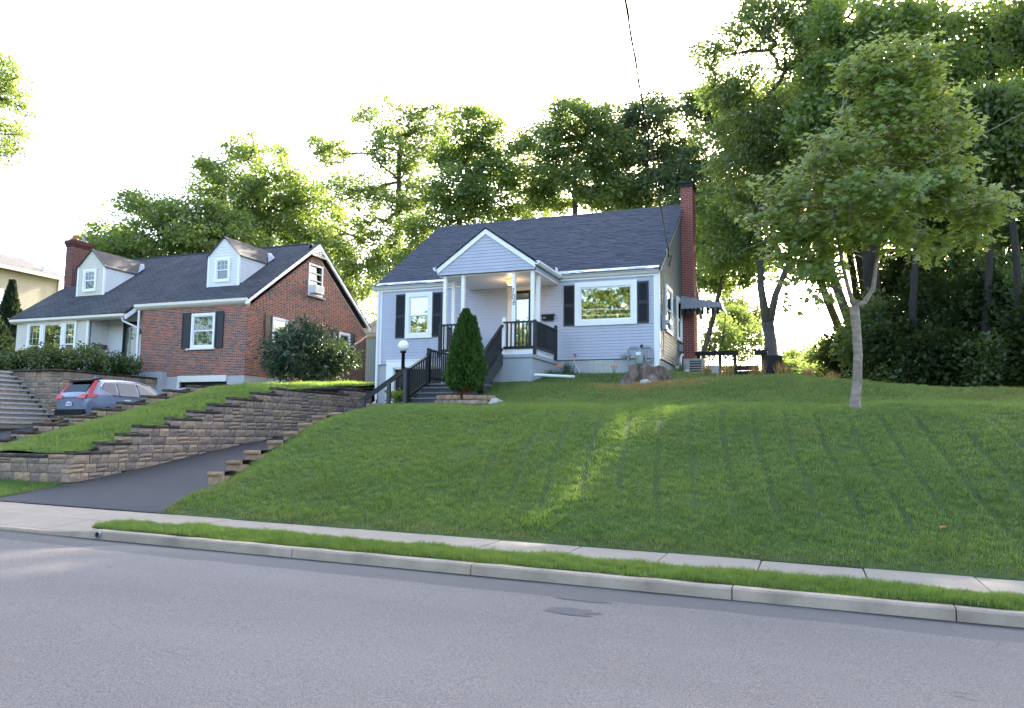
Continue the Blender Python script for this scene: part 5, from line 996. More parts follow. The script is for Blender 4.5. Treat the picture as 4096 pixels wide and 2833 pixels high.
# ================================================================== CARS
def car(name, lab, xc, y0, z0, paint, hs=1., turn=0.):
    t = thing(name, lab, 'car', (xc, y0, z0)); t.scale = (1, 1, hs); t.rotation_euler.z = turn
    S = [(.0, .42, .74, .90, .82, .97, .74), (.07, .34, .80, .98, .89, 1.08, .78), (.22, .30, .84, 1.04, .915, 1.26, .74), (.48, .28, .86, 1.05, .925, 1.57, .64), (.72, .28, .86, 1.05, .925, 1.655, .62), (1.4, .28, .87, 1.04, .925, 1.69, .61), (2.3, .28, .87, 1.02, .925, 1.675, .61), (2.85, .28, .87, 1.0, .92, 1.56, .59), (3.45, .28, .87, .99, .91, 1.13, .70), (4.15, .30, .86, .90, .885, 1.0, .66), (4.45, .34, .80, .74, .83, .83, .6), (4.6, .42, .68, .62, .70, .66, .5)]
    def sect(q): s, zb, wl_, zt, wb, zr, wr_ = q; return [(wl_*.9, zb), (wl_, zb+.1), (wb, zt-.26), (wb, zt), (wb+(wr_-wb)*.86, zt+(zr-zt)*.84), (wr_*.82, zr-.012), (wr_*.4, zr+.012)]
    V = []; n_ = 14
    for q in S:
        h = sect(q); V += [(xc+x, y0+q[0], z0+z) for x, z in h]+[(xc-x, y0+q[0], z0+z) for x, z in reversed(h)]
    F = [(i*n_+k, (i+1)*n_+k, (i+1)*n_+(k+1) % n_, i*n_+(k+1) % n_) for i in range(len(S)-1) for k in range(n_)]+[tuple(range(n_)), tuple(reversed(range((len(S)-1)*n_, len(S)*n_)))]
    bd = MB().add(V, [tuple(reversed(f)) for f in F]).build('body', paint, t, True)
    md = bd.modifiers.new('round', 'SUBSURF'); md.levels = 1; md.render_levels = 2
    def ip(s, j): return np.interp(s, [q[0] for q in S], [sect(q)[j][0] for q in S]), np.interp(s, [q[0] for q in S], [sect(q)[j][1] for q in S])
    def side(s, f, out=.012, sg=1):
        (x0, za), (x1, zb) = ip(s, 3), ip(s, 4); return (xc+sg*(x0+(x1-x0)*f+out), y0+s, z0+za+(zb-za)*f)
    for sg in (1, -1):
        for poly in ([(.62, .42), (.95, .1), (1.18, .06), (1.18, .93), (.75, .9), (.64, .62)], [(1.26, .06), (2.02, .06), (1.98, .94), (1.26, .93)], [(2.10, .06), (3.02, .08), (2.55, .93), (2.06, .94)]):
            pts = [side(s, f, .004, sg) for s, f in poly]; MB().poly(pts if sg > 0 else pts[::-1], (sg*.012, 0, 0)).build('side_window', 'car_glass', t)
        b = MB(); b.tube([side(s, f, .016, sg) for s, f in ((3.05, .04), (2.0, .0), (1.2, .0), (.95, .03), (.58, .42), (.6, .68), (.74, .97), (1.2, 1.0), (2.0, 1.0), (2.55, .98), (3.1, .1))], .010, 6); b.build('chrome_strip', 'chrome', t)
        MB().box(xc+sg*.93, xc+sg*.955, y0+1.42, y0+1.66, z0+.90, z0+.93).build('door_handle', 'chrome', t)
        for yw in (.86, 3.62):
            wv = MB().add([(xc+sg*(.72+.21*k), y0+yw+r_*math.cos(a), z0+.34+r_*math.sin(a)) for k, r_ in ((0, .33), (.9, .34), (1., .30), (1.02, .0)) for a in np.linspace(0, 2*math.pi, 22, endpoint=False)], [(i*22+k, i*22+(k+1) % 22, (i+1)*22+(k+1) % 22, (i+1)*22+k) for i in range(3) for k in range(22)]).build('wheel', 'tyre', t)
            MB().tube([(xc+sg*.925, y0+yw, z0+.34), (xc+sg*.945, y0+yw, z0+.34)], [.22, .2], 14).build('rim', 'metal_grey', wv)
        # tall tail lamp up the pillar, wedge round the flank
        MB().poly([(xc+sg*.70, y0+.12, z0+1.03), (xc+sg*.90, y0+.16, z0+1.06), (xc+sg*.86, y0+.34, z0+1.32), (xc+sg*.73, y0+.52, z0+1.58), (xc+sg*.62, y0+.48, z0+1.58), (xc+sg*.70, y0+.26, z0+1.28)][::sg], (sg*.02, -.03, .01)).build('tail_lamp', 'tail_red', t)
        MB().poly([(xc+sg*.42, y0+.0, z0+.95), (xc+sg*.86, y0+.0, z0+.93), (xc+sg*.88, y0+.06, z0+1.08), (xc+sg*.74, y0+.05, z0+1.10), (xc+sg*.46, y0+.04, z0+1.04)][::sg], (0, -.03, 0)).build('tail_lamp', 'tail_red', t)
        MB().poly([(xc+sg*.90, y0+.05, z0+.95), (xc+sg*.935, y0+.42, z0+1.04), (xc+sg*.92, y0+.40, z0+1.09), (xc+sg*.87, y0+.1, z0+1.12)][::sg], (sg*.015, 0, 0)).build('tail_lamp', 'tail_red', t)
    MB().poly([(xc-.64, y0+.17, z0+1.16), (xc+.64, y0+.17, z0+1.16), (xc+.55, y0+.44, z0+1.54), (xc-.55, y0+.44, z0+1.54)], (0, -.03, .015)).build('rear_window', 'car_glass', t)
    MB().poly([(xc-.60, y0+.30, z0+1.60), (xc+.60, y0+.30, z0+1.60), (xc+.62, y0+.72, z0+1.70), (xc-.62, y0+.72, z0+1.70)], (0, .01, -.05)).build('spoiler', 'car_black', t)
    MB().poly([(xc-.52, y0+2.84, z0+1.57), (xc+.52, y0+2.84, z0+1.57), (xc+.62, y0+3.38, z0+1.17), (xc-.62, y0+3.38, z0+1.17)], (0, .01, .03)).build('windscreen', 'car_glass', t)
    MB().box(xc-.80, xc+.80, y0-.035, y0+.1, z0+.34, z0+.56).build('bumper', 'car_black', t); MB().box(xc-.45, xc+.45, y0-.02, y0+.05, z0+.97, z0+1.0).build('chrome_strip', 'chrome', t)
    pl_ = MB().box(xc-.16, xc+.15, y0-.04, y0-.02, z0+.68, z0+.83).build('number_plate', 'plate', t); MB().box(xc-.16, xc-.12, y0-.045, y0-.04, z0+.79, z0+.83).box(xc+.11, xc+.15, y0-.045, y0-.04, z0+.79, z0+.83).build('plate_sticker', 'tail_red', pl_)
    for k in range(6): MB().box(xc-.115+.04*k, xc-.09+.04*k, y0-.043, y0-.0405, z0+.715, z0+.775).build('plate_character', 'label_blue', pl_)
    MB().poly([(xc, y0+.85, z0+1.70), (xc, y0+1.05, z0+1.70), (xc, y0+.87, z0+1.78)], (.03, 0, 0)).build('antenna_fin', paint, t); MB().lathe([(.04, .0), (.04, .01)], (0, 0, 0), 12).build('emblem', 'chrome', t)
    e = t.children[-1]; e.data.transform(Matrix.Translation(Vector((xc, y0, z0)))); e.rotation_euler = (R(90), 0, 0); e.location = (-0., -.03, 1.0)
    return t
car('parked_car', 'slate blue crossover parked by the stone steps, seen from behind', -24.15, 20.35, .17, 'car_paint', 1., R(-8))
c2 = car('parked_car', 'silver car in front of the brick house garage, only its roof showing', -21.6, 25.7, .25, 'car_silver', .84, math.pi)

# ================================================================== NEIGHBOUR'S PLANTING
hd = ['rounded hedge shrub at the left end of the planter, under the triple window', 'hedge shrub in the planter between the triple window and the door', 'tallest hedge shrub in the planter in front of the door', 'hedge shrub in the planter meeting the brick wall']
for i, (x, y, rx, rz) in enumerate(((-30.1, 22.6, 1.15, .55), (-28.3, 22.8, 1.2, .62), (-26.9, 23.2, 1.15, .62), (-26.6, 24.6, .85, .5))): shrub('hedge_shrub', hd[i], 'hedge', (x, y, 2.15), [(x, y, 2.15+rz*.95, rx, .75, rz)], 110, 40, .11, 'leaf_hedge', 6, .28, 'hedge above the planter wall')
shrub('rhododendron', 'large dark glossy shrub in front of the brick gable wall', 'shrub', (-19.0, 27.0, 1.9), [(-19.3, 25.6, 3.0, .9, .9, .9), (-19.1, 26.6, 3.6, 1.0, 1.0, 1.0), (-18.9, 27.6, 3.3, 1.0, 1.1, 1.0), (-18.9, 28.9, 3.2, .9, 1.0, .8), (-19.2, 27.0, 2.6, 1.0, 1.9, .6)], 420, 26, .20, 'leaf_gloss', 9, .32, tmpl=NARROW, up=.3)
shrub('small_bush', 'small clipped bush at the left corner of the brick house', 'shrub', (-33.4, 25.0, 2.2), [(-33.4, 25.0, 2.5, .35, .35, .35)], 25, 30, .08, 'leaf_hedge', 3, .15)
for i, (x, y, h_, r_, lab) in enumerate(((-40.5, 26.5, 7.3, 2.0, 'dark spruce at the left edge in front of the beige house'), (-46.5, 34.5, 8.4, 1.5, 'slim dark spruce standing before the beige house wall'), (-44, 31.5, 6.2, 2.2, 'broad dark spruce between the left edge and the brick house'))):
    t = thing('spruce', lab, 'tree', (x, y, 2.0), 'dark spruces at left'); MB().tube([(x, y, 1.5), (x, y, h_)], [.16, .04], 6).build('trunk', 'bark', t); cone_crown(t, x, y, 2.2, h_+.8, ([0, .1, .4, .8, 1], [r_*.9, r_, r_*.7, r_*.25, .03]), 9000, .22, 'leaf_spruce')
rl = thing('metal_railing', 'pale metal railing at the left picture edge beside the brick house', 'railing', (-36, 25, 2.2))
for z in (2.35, 2.95, 3.5): MB().tube([(-42, 25.2, z), (-34.6, 25.2, z)], .025, 6).build('rail', 'metal_grey', rl)
for x in (-40, -37.5, -35): MB().tube([(x, 25.2, 1.9), (x, 25.2, 3.55)], .03, 6).build('post', 'metal_grey', rl)

# ================================================================== TREES
def gz(p, z=2.0): return Vector((p.x, p.y, z))
def E_(D, *bl, deep=1.): return [ell(*b, D+random.uniform(-.8, .8), deep) for b in bl]
G = 'trees behind the houses'
def bt(px, D, lab, m_, bl, n_, per, leaf=.2, rad=.85, tr_=(.3, .13), z=2.0, **kw):
    c = atd(px, 800, D); return tree('shade_tree', lab, gz(c, z), E_(D, *bl), n_, per, leaf, m_, trad=tr_, rad=rad, group=G, **kw)
bt(-80, 40, 'sunlit yellow-green branches reaching in at the left picture edge', 'leaf_yellow', ((15, 165, 40, 38), (20, 230, 48, 38), (0, 300, 50, 36), (10, 345, 36, 20), (-60, 250, 110, 150)), 190, 70, .17, .65, z=1.5)
bt(420, 48, 'broad green tree directly behind the ridge of the brick house', 'leaf_mid', ((330, 465, 70, 34), (440, 500, 115, 46), (245, 530, 66, 32), (540, 545, 75, 35), (400, 560, 160, 50), (290, 580, 90, 45)), 340, 100, .22)
bt(600, 54, 'tall rounded green tree behind the right dormer', 'leaf_mid', ((575, 345, 66, 42), (480, 400, 72, 42), (660, 415, 85, 52), (575, 455, 130, 55), (700, 500, 90, 60), (560, 530, 120, 50), (720, 570, 80, 50)), 400, 95, .235, .95, (.35, .15))
bt(905, 50, 'tall airy tree with bare dark limbs left of the cottage roof', 'leaf_yellow', ((745, 345, 62, 36), (865, 275, 80, 42), (965, 280, 66, 46), (900, 350, 95, 50), (800, 440, 85, 45), (900, 470, 85, 50), (790, 540, 95, 55), (880, 570, 85, 65), (810, 630, 80, 50), (740, 620, 55, 50), (940, 420, 60, 60)), 440, 72, .22, .75, (.34, .14), bare=.06, top=tuple(atd(900, 340, 50)))
bt(1060, 46, 'green tree rising over the left end of the cottage ridge', 'leaf_mid', ((1070, 290, 60, 46), (1105, 375, 80, 60), (1020, 440, 80, 50), (1080, 480, 90, 45), (960, 520, 60, 50), (930, 600, 60, 60), (1010, 360, 50, 50)), 350, 92, .21, .8)
bt(1300, 48, 'bright green tree behind the middle of the cottage ridge', 'leaf_yellow', ((1300, 275, 95, 48), (1225, 340, 75, 50), (1350, 345, 90, 55), (1290, 420, 115, 50), (1380, 440, 70, 45), (1205, 430, 60, 50)), 380, 92, .215)
bt(1180, 58, 'thin far tree in the gap above the porch gable', 'leaf_mid', ((1190, 480, 60, 35), (1180, 340, 25, 30), (1210, 420, 40, 40)), 80, 60, .19, .7, (.2, .08))
bt(1470, 50, 'dark blue-green tree behind the hanging service cable', 'leaf_blue', ((1470, 265, 75, 45), (1425, 350, 60, 50), (1500, 360, 75, 60), (1460, 440, 85, 50), (1400, 290, 50, 40)), 310, 90, .215, .8)
bt(1530, 47, 'dark blue-green tree standing behind the brick chimney', 'leaf_blue', ((1585, 250, 75, 50), (1640, 330, 65, 60), (1560, 390, 80, 60), (1630, 450, 65, 60), (1560, 470, 65, 45), (1600, 540, 60, 60), (1620, 620, 50, 40), (1640, 250, 60, 50)), 380, 90, .215, .8)
bt(1550, 42, 'leafy tree filling the space right of the chimney', 'leaf_mid', ((1620, 560, 50, 55), (1665, 500, 65, 60), (1600, 640, 45, 35), (1690, 600, 50, 50), (1740, 470, 60, 50), (1600, 470, 40, 50)), 220, 78, .23, .75, (.2, .08), low=.5)
bt(1960, 47, 'far pale tree added behind the golden walnut and the forked tree to shade the road', 'leaf_yellow', ((1740, 225, 60, 55), (1690, 300, 60, 60), (1770, 310, 60, 60), (1640, 270, 45, 40), (1720, 390, 80, 60)), 200, 80, .22, .85, low=.5)  # added crown, keeps the low sun off the road
bt(1150, 75, 'distant hazy tree low between the two houses', 'leaf_mid', ((830, 700, 60, 40), (1000, 600, 120, 60), (780, 640, 80, 50)), 120, 60, .3, 1.2, (.3, .13))
# forked tree right of the house
fb = Vector((-1.55, 36, 1.8)); ft = thing('forked_tree', 'tree with a thick grey trunk forking low, right of the chimney', 'tree', fb)
E1 = E_(38, (1640, 500, 55, 55), (1700, 430, 70, 60), (1760, 500, 70, 60), (1610, 585, 55, 40), (1690, 560, 60, 40), (1790, 600, 40, 50), (1740, 400, 80, 50), (1800, 440, 60, 60)); C = clumps(E1, 270)
MB().tube([fb, atd(1737, 770, 37), atd(1730, 725, 37)], [.42, .30, .31], 12).build('trunk', 'bark_grey', ft, True)
limbs(ft, [tuple(atd(1728, 725, 37)), tuple(atd(1715, 650, 37.2)), tuple(atd(1712, 560, 37.6)), tuple(atd(1705, 470, 38))], (.21, .1), C[::2], 'bark_grey', name='limb', low=.3); limbs(ft, [tuple(atd(1735, 725, 37)), tuple(atd(1748, 665, 37)), tuple(atd(1775, 600, 37)), tuple(atd(1800, 520, 37.5))], (.21, .09), C[1::2], 'bark_grey', name='limb', low=.3)
crown(ft, C, .75*RNG.uniform(.6, 1.2, len(C)), 72, .18, 'leaf_mid', ctr=C.mean(0))
# golden backlit tree
c = atd(1975, 830, 33); tree('walnut_tree', 'golden backlit tree with long feathery leaves, left of the sun', gz(c, 1.6), E_(33, (1655, 90, 50, 45), (1720, 60, 60, 60), (1640, 200, 60, 45), (1700, 190, 70, 50), (1660, 290, 80, 50), (1750, 270, 80, 70), (1680, 370, 80, 50), (1770, 370, 80, 60), (1800, 120, 60, 70), (1740, 450, 90, 50), (1820, 250, 60, 80), (1600, 130, 40, 35), (1700, 15, 55, 45), (1785, 30, 65, 50), (1850, 10, 55, 45)), 520, 76, .21, 'leaf_yellow', trad=(.26, .1), rad=.8, tmpl=NARROW, flat=.55, droop=.5, top=tuple(atd(1760, 260, 33)), up=.3)
# young maple on the front lawn
mbp = Vector((.82, 16.6, .45)); mp_ = thing('maple', 'young maple with slim pale trunk and broad bright leaves on the front lawn', 'tree', mbp)
def mz(px, py, D=15.25): return tuple(atd(px, py, D))
E2 = [ell(*b, 15.25+dz, .9) for b, dz in (((2040, 190, 70, 55), .3), ((1985, 265, 85, 55), 0), ((2085, 300, 80, 55), .2), ((1915, 330, 90, 45), -.4), ((2010, 370, 100, 50), .4), ((1850, 400, 85, 40), .2), ((1960, 440, 110, 45), -.8), ((2110, 440, 100, 45), .0), ((2200, 480, 60, 35), .2), ((1780, 455, 65, 38), .3), ((1870, 490, 90, 42), .6), ((1985, 520, 85, 30), -.5), ((1840, 575, 65, 45), .2), ((1855, 640, 45, 40), -.3), ((1800, 520, 50, 40), 0), ((2070, 545, 60, 30), .3), ((1760, 560, 35, 35), .3), ((1950, 160, 60, 50), .3), ((2000, 200, 60, 50), .2), ((2065, 125, 50, 45), .3), ((1990, 125, 45, 40), .3), ((2110, 230, 55, 45), .3), ((1815, 680, 32, 22), -.1), ((1790, 620, 38, 28), .1), ((2180, 545, 45, 20), .2), ((2095, 580, 45, 18), -.2), ((1740, 420, 35, 22), .3), ((2240, 450, 35, 22), .2), ((2160, 300, 35, 30), .3), ((1730, 500, 40, 30), .2), ((2130, 370, 60, 40), .3))]
C = clumps(E2, 600); trk = [tuple(mbp), mz(1932, 860), mz(1934, 800), mz(1930, 740), mz(1925, 690)]
trk = [(mbp.x, mbp.y, mbp.z+.02), (mbp.x, mbp.y, mbp.z+.10), (mbp.x-.005, mbp.y, mbp.z+.25)]+trk[1:]
MB().tube(trk, [.165, .115, .098, .088, .083, .082, .09], 12).build('trunk', 'bark_maple', mp_, True)
half = C[:, 0] < atd(1915, 500, 15.25).x
limbs(mp_, [mz(1925, 692), mz(1912, 650), mz(1898, 590), mz(1885, 520), mz(1870, 440)], (.05, .025), C[half], 'bark_maple', .007, 'limb', low=.35); limbs(mp_, [mz(1925, 692), mz(1950, 680), mz(1968, 650), mz(1975, 600), mz(1985, 520), mz(1990, 420), mz(2010, 300), mz(2035, 190)], (.058, .016), C[~half], 'bark_maple', .007, 'limb', low=.35)
crown(mp_, C, .37*RNG.uniform(.7, 1.25, len(C)), 25, .125, 'leaf_maple', MAPLE, flat=.45, up=.62, droop=.2, ctr=(C.mean(0)), face=(-.1, -.55, .8))
# the wood at right
GW = 'trees of the wood at right'
wood = [  # trunk px at ground, D, label, blobs, clumps, leaf material
 (2262, 31, 'tall dark tree leaning right in the wood, forking high up', ((2210, 60, 80, 60), (2290, 120, 60, 70), (2170, 160, 70, 60), (2250, 250, 80, 70), (2190, 340, 70, 60), (2290, 380, 60, 80), (2320, 250, 60, 90), (2230, 440, 70, 60)), 320, 'leaf_mid', (.34, .16)),
 (1985, 30, 'thick dark trunk rising straight behind the maple', ((1880, 60, 60, 60), (1960, 80, 60, 60), (2030, 50, 60, 50), (1870, 170, 55, 60), (1940, 210, 80, 60), (1850, 270, 60, 60), (2040, 180, 60, 60), (1960, 330, 80, 60), (1880, 370, 65, 60), (1930, 450, 70, 60), (1870, 440, 55, 50)), 380, 'leaf_mid', (.36, .18)),
 (2105, 33, 'straight dark tree in the wood right of the maple crown', ((2100, 50, 70, 60), (2140, 150, 70, 60), (2080, 230, 80, 60), (2150, 300, 70, 60), (2110, 400, 80, 60), (2180, 460, 70, 60), (2080, 500, 80, 60), (2150, 570, 80, 60)), 330, 'leaf_dark', (.3, .15)),
 (2330, 27, 'large tree at the right picture edge', ((2340, 80, 70, 90), (2300, 500, 70, 70), (2360, 350, 70, 100), (2290, 600, 60, 60)), 200, 'leaf_dark', (.32, .16)),
 (2190, 42, 'far tree filling the gap between the trunks of the wood', ((2180, 500, 110, 80), (2080, 560, 110, 70), (2230, 620, 100, 70), (2120, 650, 100, 60), (2200, 380, 100, 80), (2020, 620, 80, 60)), 260, 'leaf_yellow', (.3, .14)),
 (1985, 44, 'far leafy tree behind the golden walnut', ((1840, 400, 80, 60), (1880, 320, 75, 60), (1900, 470, 80, 70), (1860, 540, 60, 55), (1930, 400, 80, 80), (1960, 560, 70, 60)), 250, 'leaf_mid', (.28, .13)),
 (2500, 32, 'big tree beyond the right picture edge, its limbs entering the frame', ((2420, 200, 110, 140), (2500, 400, 120, 140), (2400, 480, 80, 100), (2560, 150, 130, 140)), 230, 'leaf_dark', (.4, .2)),
 (2060, 46, 'tall far tree in the middle of the wood', ((2060, 120, 90, 80), (2000, 220, 90, 80), (2130, 260, 90, 80), (2050, 340, 100, 70), (1990, 420, 90, 80), (2100, 450, 90, 80)), 270, 'leaf_yellow', (.3, .15)),
 (2000, 40, 'tall leafy tree at the top right behind the sun gap', ((1850, 60, 60, 60), (1890, 130, 60, 60), (1830, 150, 55, 60), (1810, 230, 55, 60), (1880, 220, 60, 60), (1930, 20, 60, 50)), 230, 'leaf_mid', (.26, .12)),
 (2240, 50, 'tall far tree at the right of the wood', ((2240, 150, 110, 90), (2180, 260, 100, 90), (2300, 280, 100, 100), (2230, 400, 110, 90)), 230, 'leaf_mid', (.3, .15))]
for px, D, lab, bl, n_, m_, tr_ in wood:
    c = atd(px, 870, D); E3 = E_(D, *bl); tx = np.average([b[0] for b in bl[:4]]); ty = min(b[1] for b in bl)+30
    tree('wood_tree', lab, gz(c, .9), E3, n_, 68, .21, m_, 'bark_dark', trad=tr_, rad=.85, group=GW, top=tuple(atd(tx, ty, D)), low=.45)
for px, D, bx, lab in ((2055, 25, 2075, 'thin dark trunk right of the maple trunk'), (2215, 24, 2225, 'dark trunk before the bushes near the right edge'), (2295, 23, 2270, 'dark leaning trunk close to the right picture edge')):
    c = atd(px, 870, D); tree('wood_tree', lab, gz(c, .9), E_(D, (bx, 330, 60, 60), (bx+30, 420, 50, 45), (bx-30, 250, 50, 50)), 90, 60, .2, 'leaf_dark', 'bark_dark', trad=(.15, .07), rad=.7, group=GW, top=tuple(atd(bx, 300, D)), low=.5)
GB = 'bushes at the edge of the wood'
bush = [(1905, 800, 45, 55, 31, 'dark bush at the left end of the wood'), (1960, 760, 60, 90, 28, 'dark tall bush behind the maple trunk'), (2030, 790, 70, 70, 25, 'dark bush with pale leaf tips right of the maple trunk'), (2090, 700, 90, 90, 27, 'high dark bush in the middle of the wood edge'), (2130, 810, 85, 60, 23.5, 'low dark bush spreading over the grass edge'), (2190, 720, 85, 110, 25, 'tall dark bush right of the middle of the wood edge'), (2240, 820, 70, 55, 22.5, 'low dark bush near the right picture edge'), (2300, 720, 70, 140, 24, 'tall dark bush at the right picture edge'), (2010, 650, 70, 70, 33, 'dark bush seen above the fork of the maple'), (2380, 760, 80, 130, 21, 'dark bush just beyond the right picture edge'), (2060, 840, 50, 30, 24, 'low scrub at the foot of the wood')]
for px, py, rx, ry, D, lab in bush:
    e = ell(px, py, rx, ry, D); zg = min(e[2]-e[5]*.8, 1.3); shrub('understorey_bush', lab, 'bush', (e[0], e[1], zg), [e, ell(px+rx*.3, py-ry*.35, rx*.6, ry*.5, D), ell(px-rx*.3, py+ry*.3, rx*.7, ry*.5, D), ell(px, 872, rx*.9, 26, D)], 115, 56, random.choice((.15, .19, .22)), random.choice(('leaf_wood', 'leaf_wood', 'leaf_dark')), 7, .6, GB, KITE, .3)
GS = 'backlit bushes beyond the crest'
for px, py, rx, ry, D, lab in ((1615, 760, 50, 55, 46, 'sunlit bush behind the awning rods'), (1640, 690, 45, 40, 54, 'highest sunlit bush right below the awning'), (1695, 720, 35, 45, 56, 'tall thin sunlit bush touching the forked trunk'), (1680, 770, 50, 45, 48, 'sunlit bush left of the forked trunk'), (1655, 720, 35, 30, 50, 'higher yellow-green bush seen left of the forked trunk'), (1800, 812, 45, 30, 50, 'low sunlit bush right of the forked trunk'), (1855, 800, 40, 40, 44, 'sunlit bush between the forked tree and the wood'), (1770, 838, 40, 20, 40, 'lowest sunlit scrub right of the timber steps'), (1850, 848, 50, 22, 38, 'low scrub along the crest left of the wood')):
    e = ell(px, py, rx, ry, D); shrub('far_bush', lab, 'bush', (e[0], e[1], 1.8), [e], 60, 60, .17, 'leaf_yellow', 4, .55, GS)
# trees across the street behind the camera, seen mirrored in the window panes
for x, y, zt_, rr, lab in ((-17, -20, 14.5, 4.5, 'tree mirrored in the big picture window'), (-37, -20, 12.6, 4.6, 'tree mirrored in the left sash window'), (-27, -24, 11.5, 4.2, 'tree mirrored in the storm door'), (-80, -14, 17, 6., 'tree mirrored in the neighbour triple window'), (-62, -22, 15, 5.5, 'tree mirrored in the brick house sash window'), (-92, -18, 18, 6, 'tree mirrored in the left pane of the neighbour triple window')):
    tree('street_tree', lab, (x, y, -1.2), [(x, y, zt_-rr*.9, rr, rr, rr*.9), (x-rr*.6, y+1, zt_-rr*1.5, rr*.7, rr*.6, rr*.7), (x+rr*.6, y, zt_-rr*1.4, rr*.7, rr*.6, rr*.7)], 170, 45, .55, 'leaf_yellow', trad=(.3, .14), rad=1.3, group='trees across the street')

# ================================================================== GRASS
_W = [(RNG.uniform(0, 2*math.pi), RNG.uniform(0, 2*math.pi), RNG.uniform(.7, 1.4)) for _ in range(48)]
def patch(X, Y, wl, k):
    """smooth random field with features about wl metres across"""
    return sum(np.sin((math.cos(a)*X+math.sin(a)*Y)*2*math.pi/(wl*s_)+p) for a, p, s_ in _W[k:k+14])/3.7
def blades(name, m, parts, zf, mask=None, tonef=None):
    """grass: one triangle per blade; parts = (x0,x1,y0,y1,per m2,height,width)"""
    VV = []; RR = []
    for x0, x1, y0, y1, dens, h, wd in parts:
        n_ = int((x1-x0)*(y1-y0)*dens); X = RNG.uniform(x0, x1, n_); Y = RNG.uniform(y0, y1, n_)
        if mask is not None: k = RNG.random(n_) < mask(X, Y)*np.clip(.85+.35*patch(X, Y, .2, 3), .25, 1); X, Y = X[k], Y[k]; n_ = len(X)
        Z = zf(X, Y)-.008; B = np.stack([X, Y, Z], 1); hv = h*RNG.uniform(.45, 1.3, n_)*np.clip(1+.22*patch(X, Y, .25, 0)+.18*patch(X, Y, .9, 6), .3, 1.8); a = RNG.uniform(0, 2*math.pi, n_); ln_ = RNG.normal(0, .55, n_)
        d = np.stack([np.cos(a)*ln_+.12*np.sin(.8*X), np.sin(a)*ln_-.1, np.ones(n_)], 1); d /= np.linalg.norm(d, axis=1, keepdims=True); b = RNG.uniform(0, 2*math.pi, n_); s = np.stack([np.cos(b), np.sin(b), 0*b], 1)*(wd*RNG.uniform(.6, 1.4, n_)/2)[:, None]
        VV.append(np.stack([B-s, B+s, B+d*hv[:, None]], 1).reshape(-1, 3)); t = .34*RNG.random(n_)+.30+.17*patch(X, Y, .16, 12)+.10*patch(X, Y, .5, 18)+.10*patch(X, Y, 2.4, 6)
        RR.append(np.clip(t if tonef is None else t+tonef(X, Y), 0, 1))
    V = np.concatenate(VV); o = npmesh(name, V, np.arange(len(V)).reshape(-1, 3), m, None, np.concatenate(RR)); return stuff(o)
def lawn_mask(X, Y):
    g = np.sin((X+.10*(Y-11)+.15*np.sin(.5*Y)+.012*np.sin(2.3*Y+1.1*X)+.06*np.sin(.9*X))*2*math.pi/.58); gr = np.clip((g-.52)/.48, 0, 1)*sstep(11.3, 12.2, Y)*(1-sstep(15.6, 16.6, Y))*sstep(-7.4, -4.6, X)*np.clip(.85+.4*patch(X, Y, 1.6, 9), .4, 1)
    edge = sstep(10.86, 11.15, Y)*.75+.25
    st_ = 1-.85*np.exp(-(((X+4.2)/1.5)**2+((Y-21.3)/1.3)**2)); rg_ = np.where(((X+8.5)/.9)**2+((Y-19)/.6)**2 < 1, 0, 1); stair = np.where((X < -9.2) & (Y > 19.2), 0, 1); pch_ = np.where((X > -11) & (X < -7.8) & (Y > 22.5), 0, 1); hs = np.where((Y > 25) & (X < -4.4), 0, 1)
    bare = 1-.75*np.clip(np.sin(1.9*X+.4)*np.sin(1.3*Y+.8*X)-.55, 0, 1)*2*sstep(2.0, 5.0, X)
    return (1-.86*gr)*edge*st_*rg_*stair*pch_*hs*bare
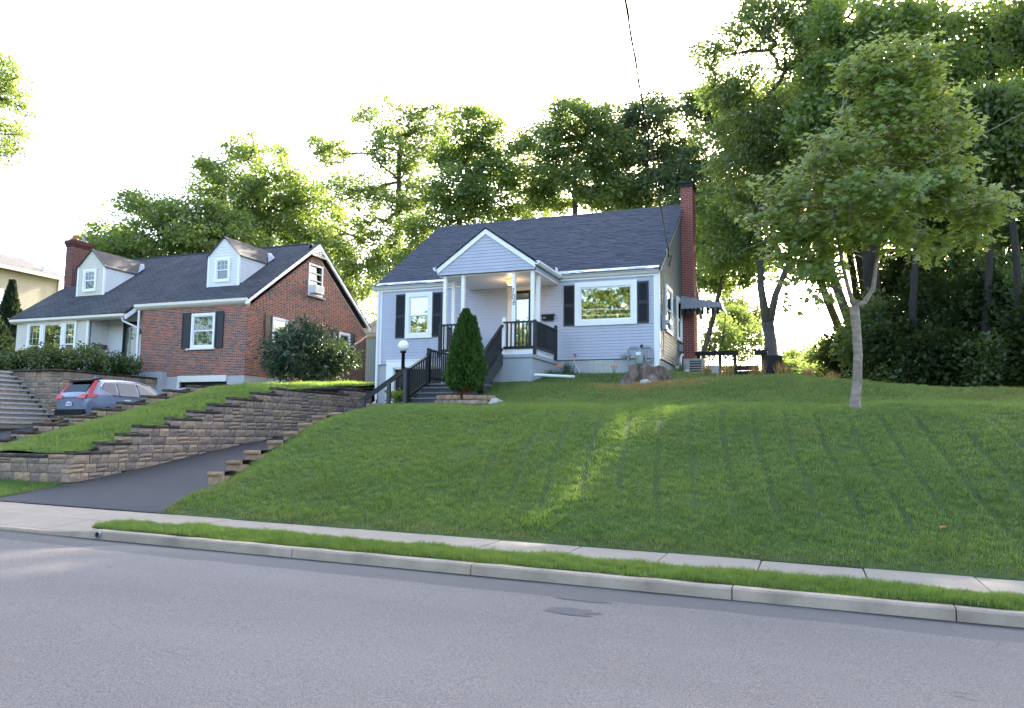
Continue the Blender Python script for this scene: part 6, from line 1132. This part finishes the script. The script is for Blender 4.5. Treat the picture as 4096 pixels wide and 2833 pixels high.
LP = [(-10.55, 7.2, 10.86, 13.2, 6200, .058, .011), (-10.55, 7.5, 13.2, 16.4, 5200, .055, .012), (-10.5, 8.5, 16.4, 19.0, 3400, .06, .014), (-9.3, 10, 19.0, 22.5, 2300, .07, .018), (-7.8, 10, 22.5, 26, 900, .09, .02)]
def dull(X, Y): return np.clip(.55*sstep(1., 5.5, X)+.30*sstep(17.5, 19, Y)+.35*np.clip(patch(X, Y, 1.9, 2)-.5, 0, 1)+.9*(1-sstep(10.86, 11.2, Y)), 0, .9)
tag(blades('lawn_grass', 'grass', LP, zlawn, lambda X, Y: lawn_mask(X, Y)*(1-dull(X, Y))), 'mown green lawn grass sloping down from the cottage to the sidewalk', 'grass')
tag(blades('faded_grass', 'grass_dull', LP, zlawn, lambda X, Y: lawn_mask(X, Y)*dull(X, Y)), 'faded olive grass along the lawn edge and towards the right', 'grass')
tag(blades('verge_grass', 'grass', [(VX0, 4.5, 8.89, 9.68, 11000, .075, .009)], zverge), 'green grass strip between kerb and sidewalk', 'grass')
tag(blades('strip_grass', 'grass', [(-19.1, -15.15, 13.0, 20.2, 3600, .075, .014), (-18.9, -14.9, 20.2, 26, 900, .1, .02), (-19.1, -15.05, 10.9, 12.7, 2600, .07, .013)], lambda X, Y: np.where(Y < 12.75, zsw(X)-.01+.11*(Y-10.85), zstrip(X, Y)), lambda X, Y: np.where((Y < 12.72) & (X > -14.45-.36*(Y-10.85)), 0, 1)), 'bright grass on the sloping strip between the two driveways', 'grass')
tag(blades('dead_grass', 'straw_leaf', [(-6.9, -1.9, 19.4, 23.8, 3000, .085, .018)], zlawn, lambda X, Y: .9*np.exp(-(((X+4.0)/1.35)**2+((Y-21.2)/1.0)**2)**1.5)), 'dead straw-coloured grass round the tree stump', 'dry grass')
dl = [('fallen brown leaf on the lawn below the maple', .2, 13.0), ('fallen brown leaf on the lawn near the sunny streak', -2.6, 12.4), ('fallen orange leaf low on the right lawn', 1.6, 11.9), ('pale fallen leaf in the middle of the lawn', -1.3, 13.6)]
for lab, x, y in dl:
    z = float(zlawn(x, y))+.06; V, F, k = leaf_arrays(np.array([(x, y, z)]), [.11], MAPLE, .8, 0); tag(npmesh('fallen_leaf', V, F, 'leaf_dry'), lab, 'leaf')
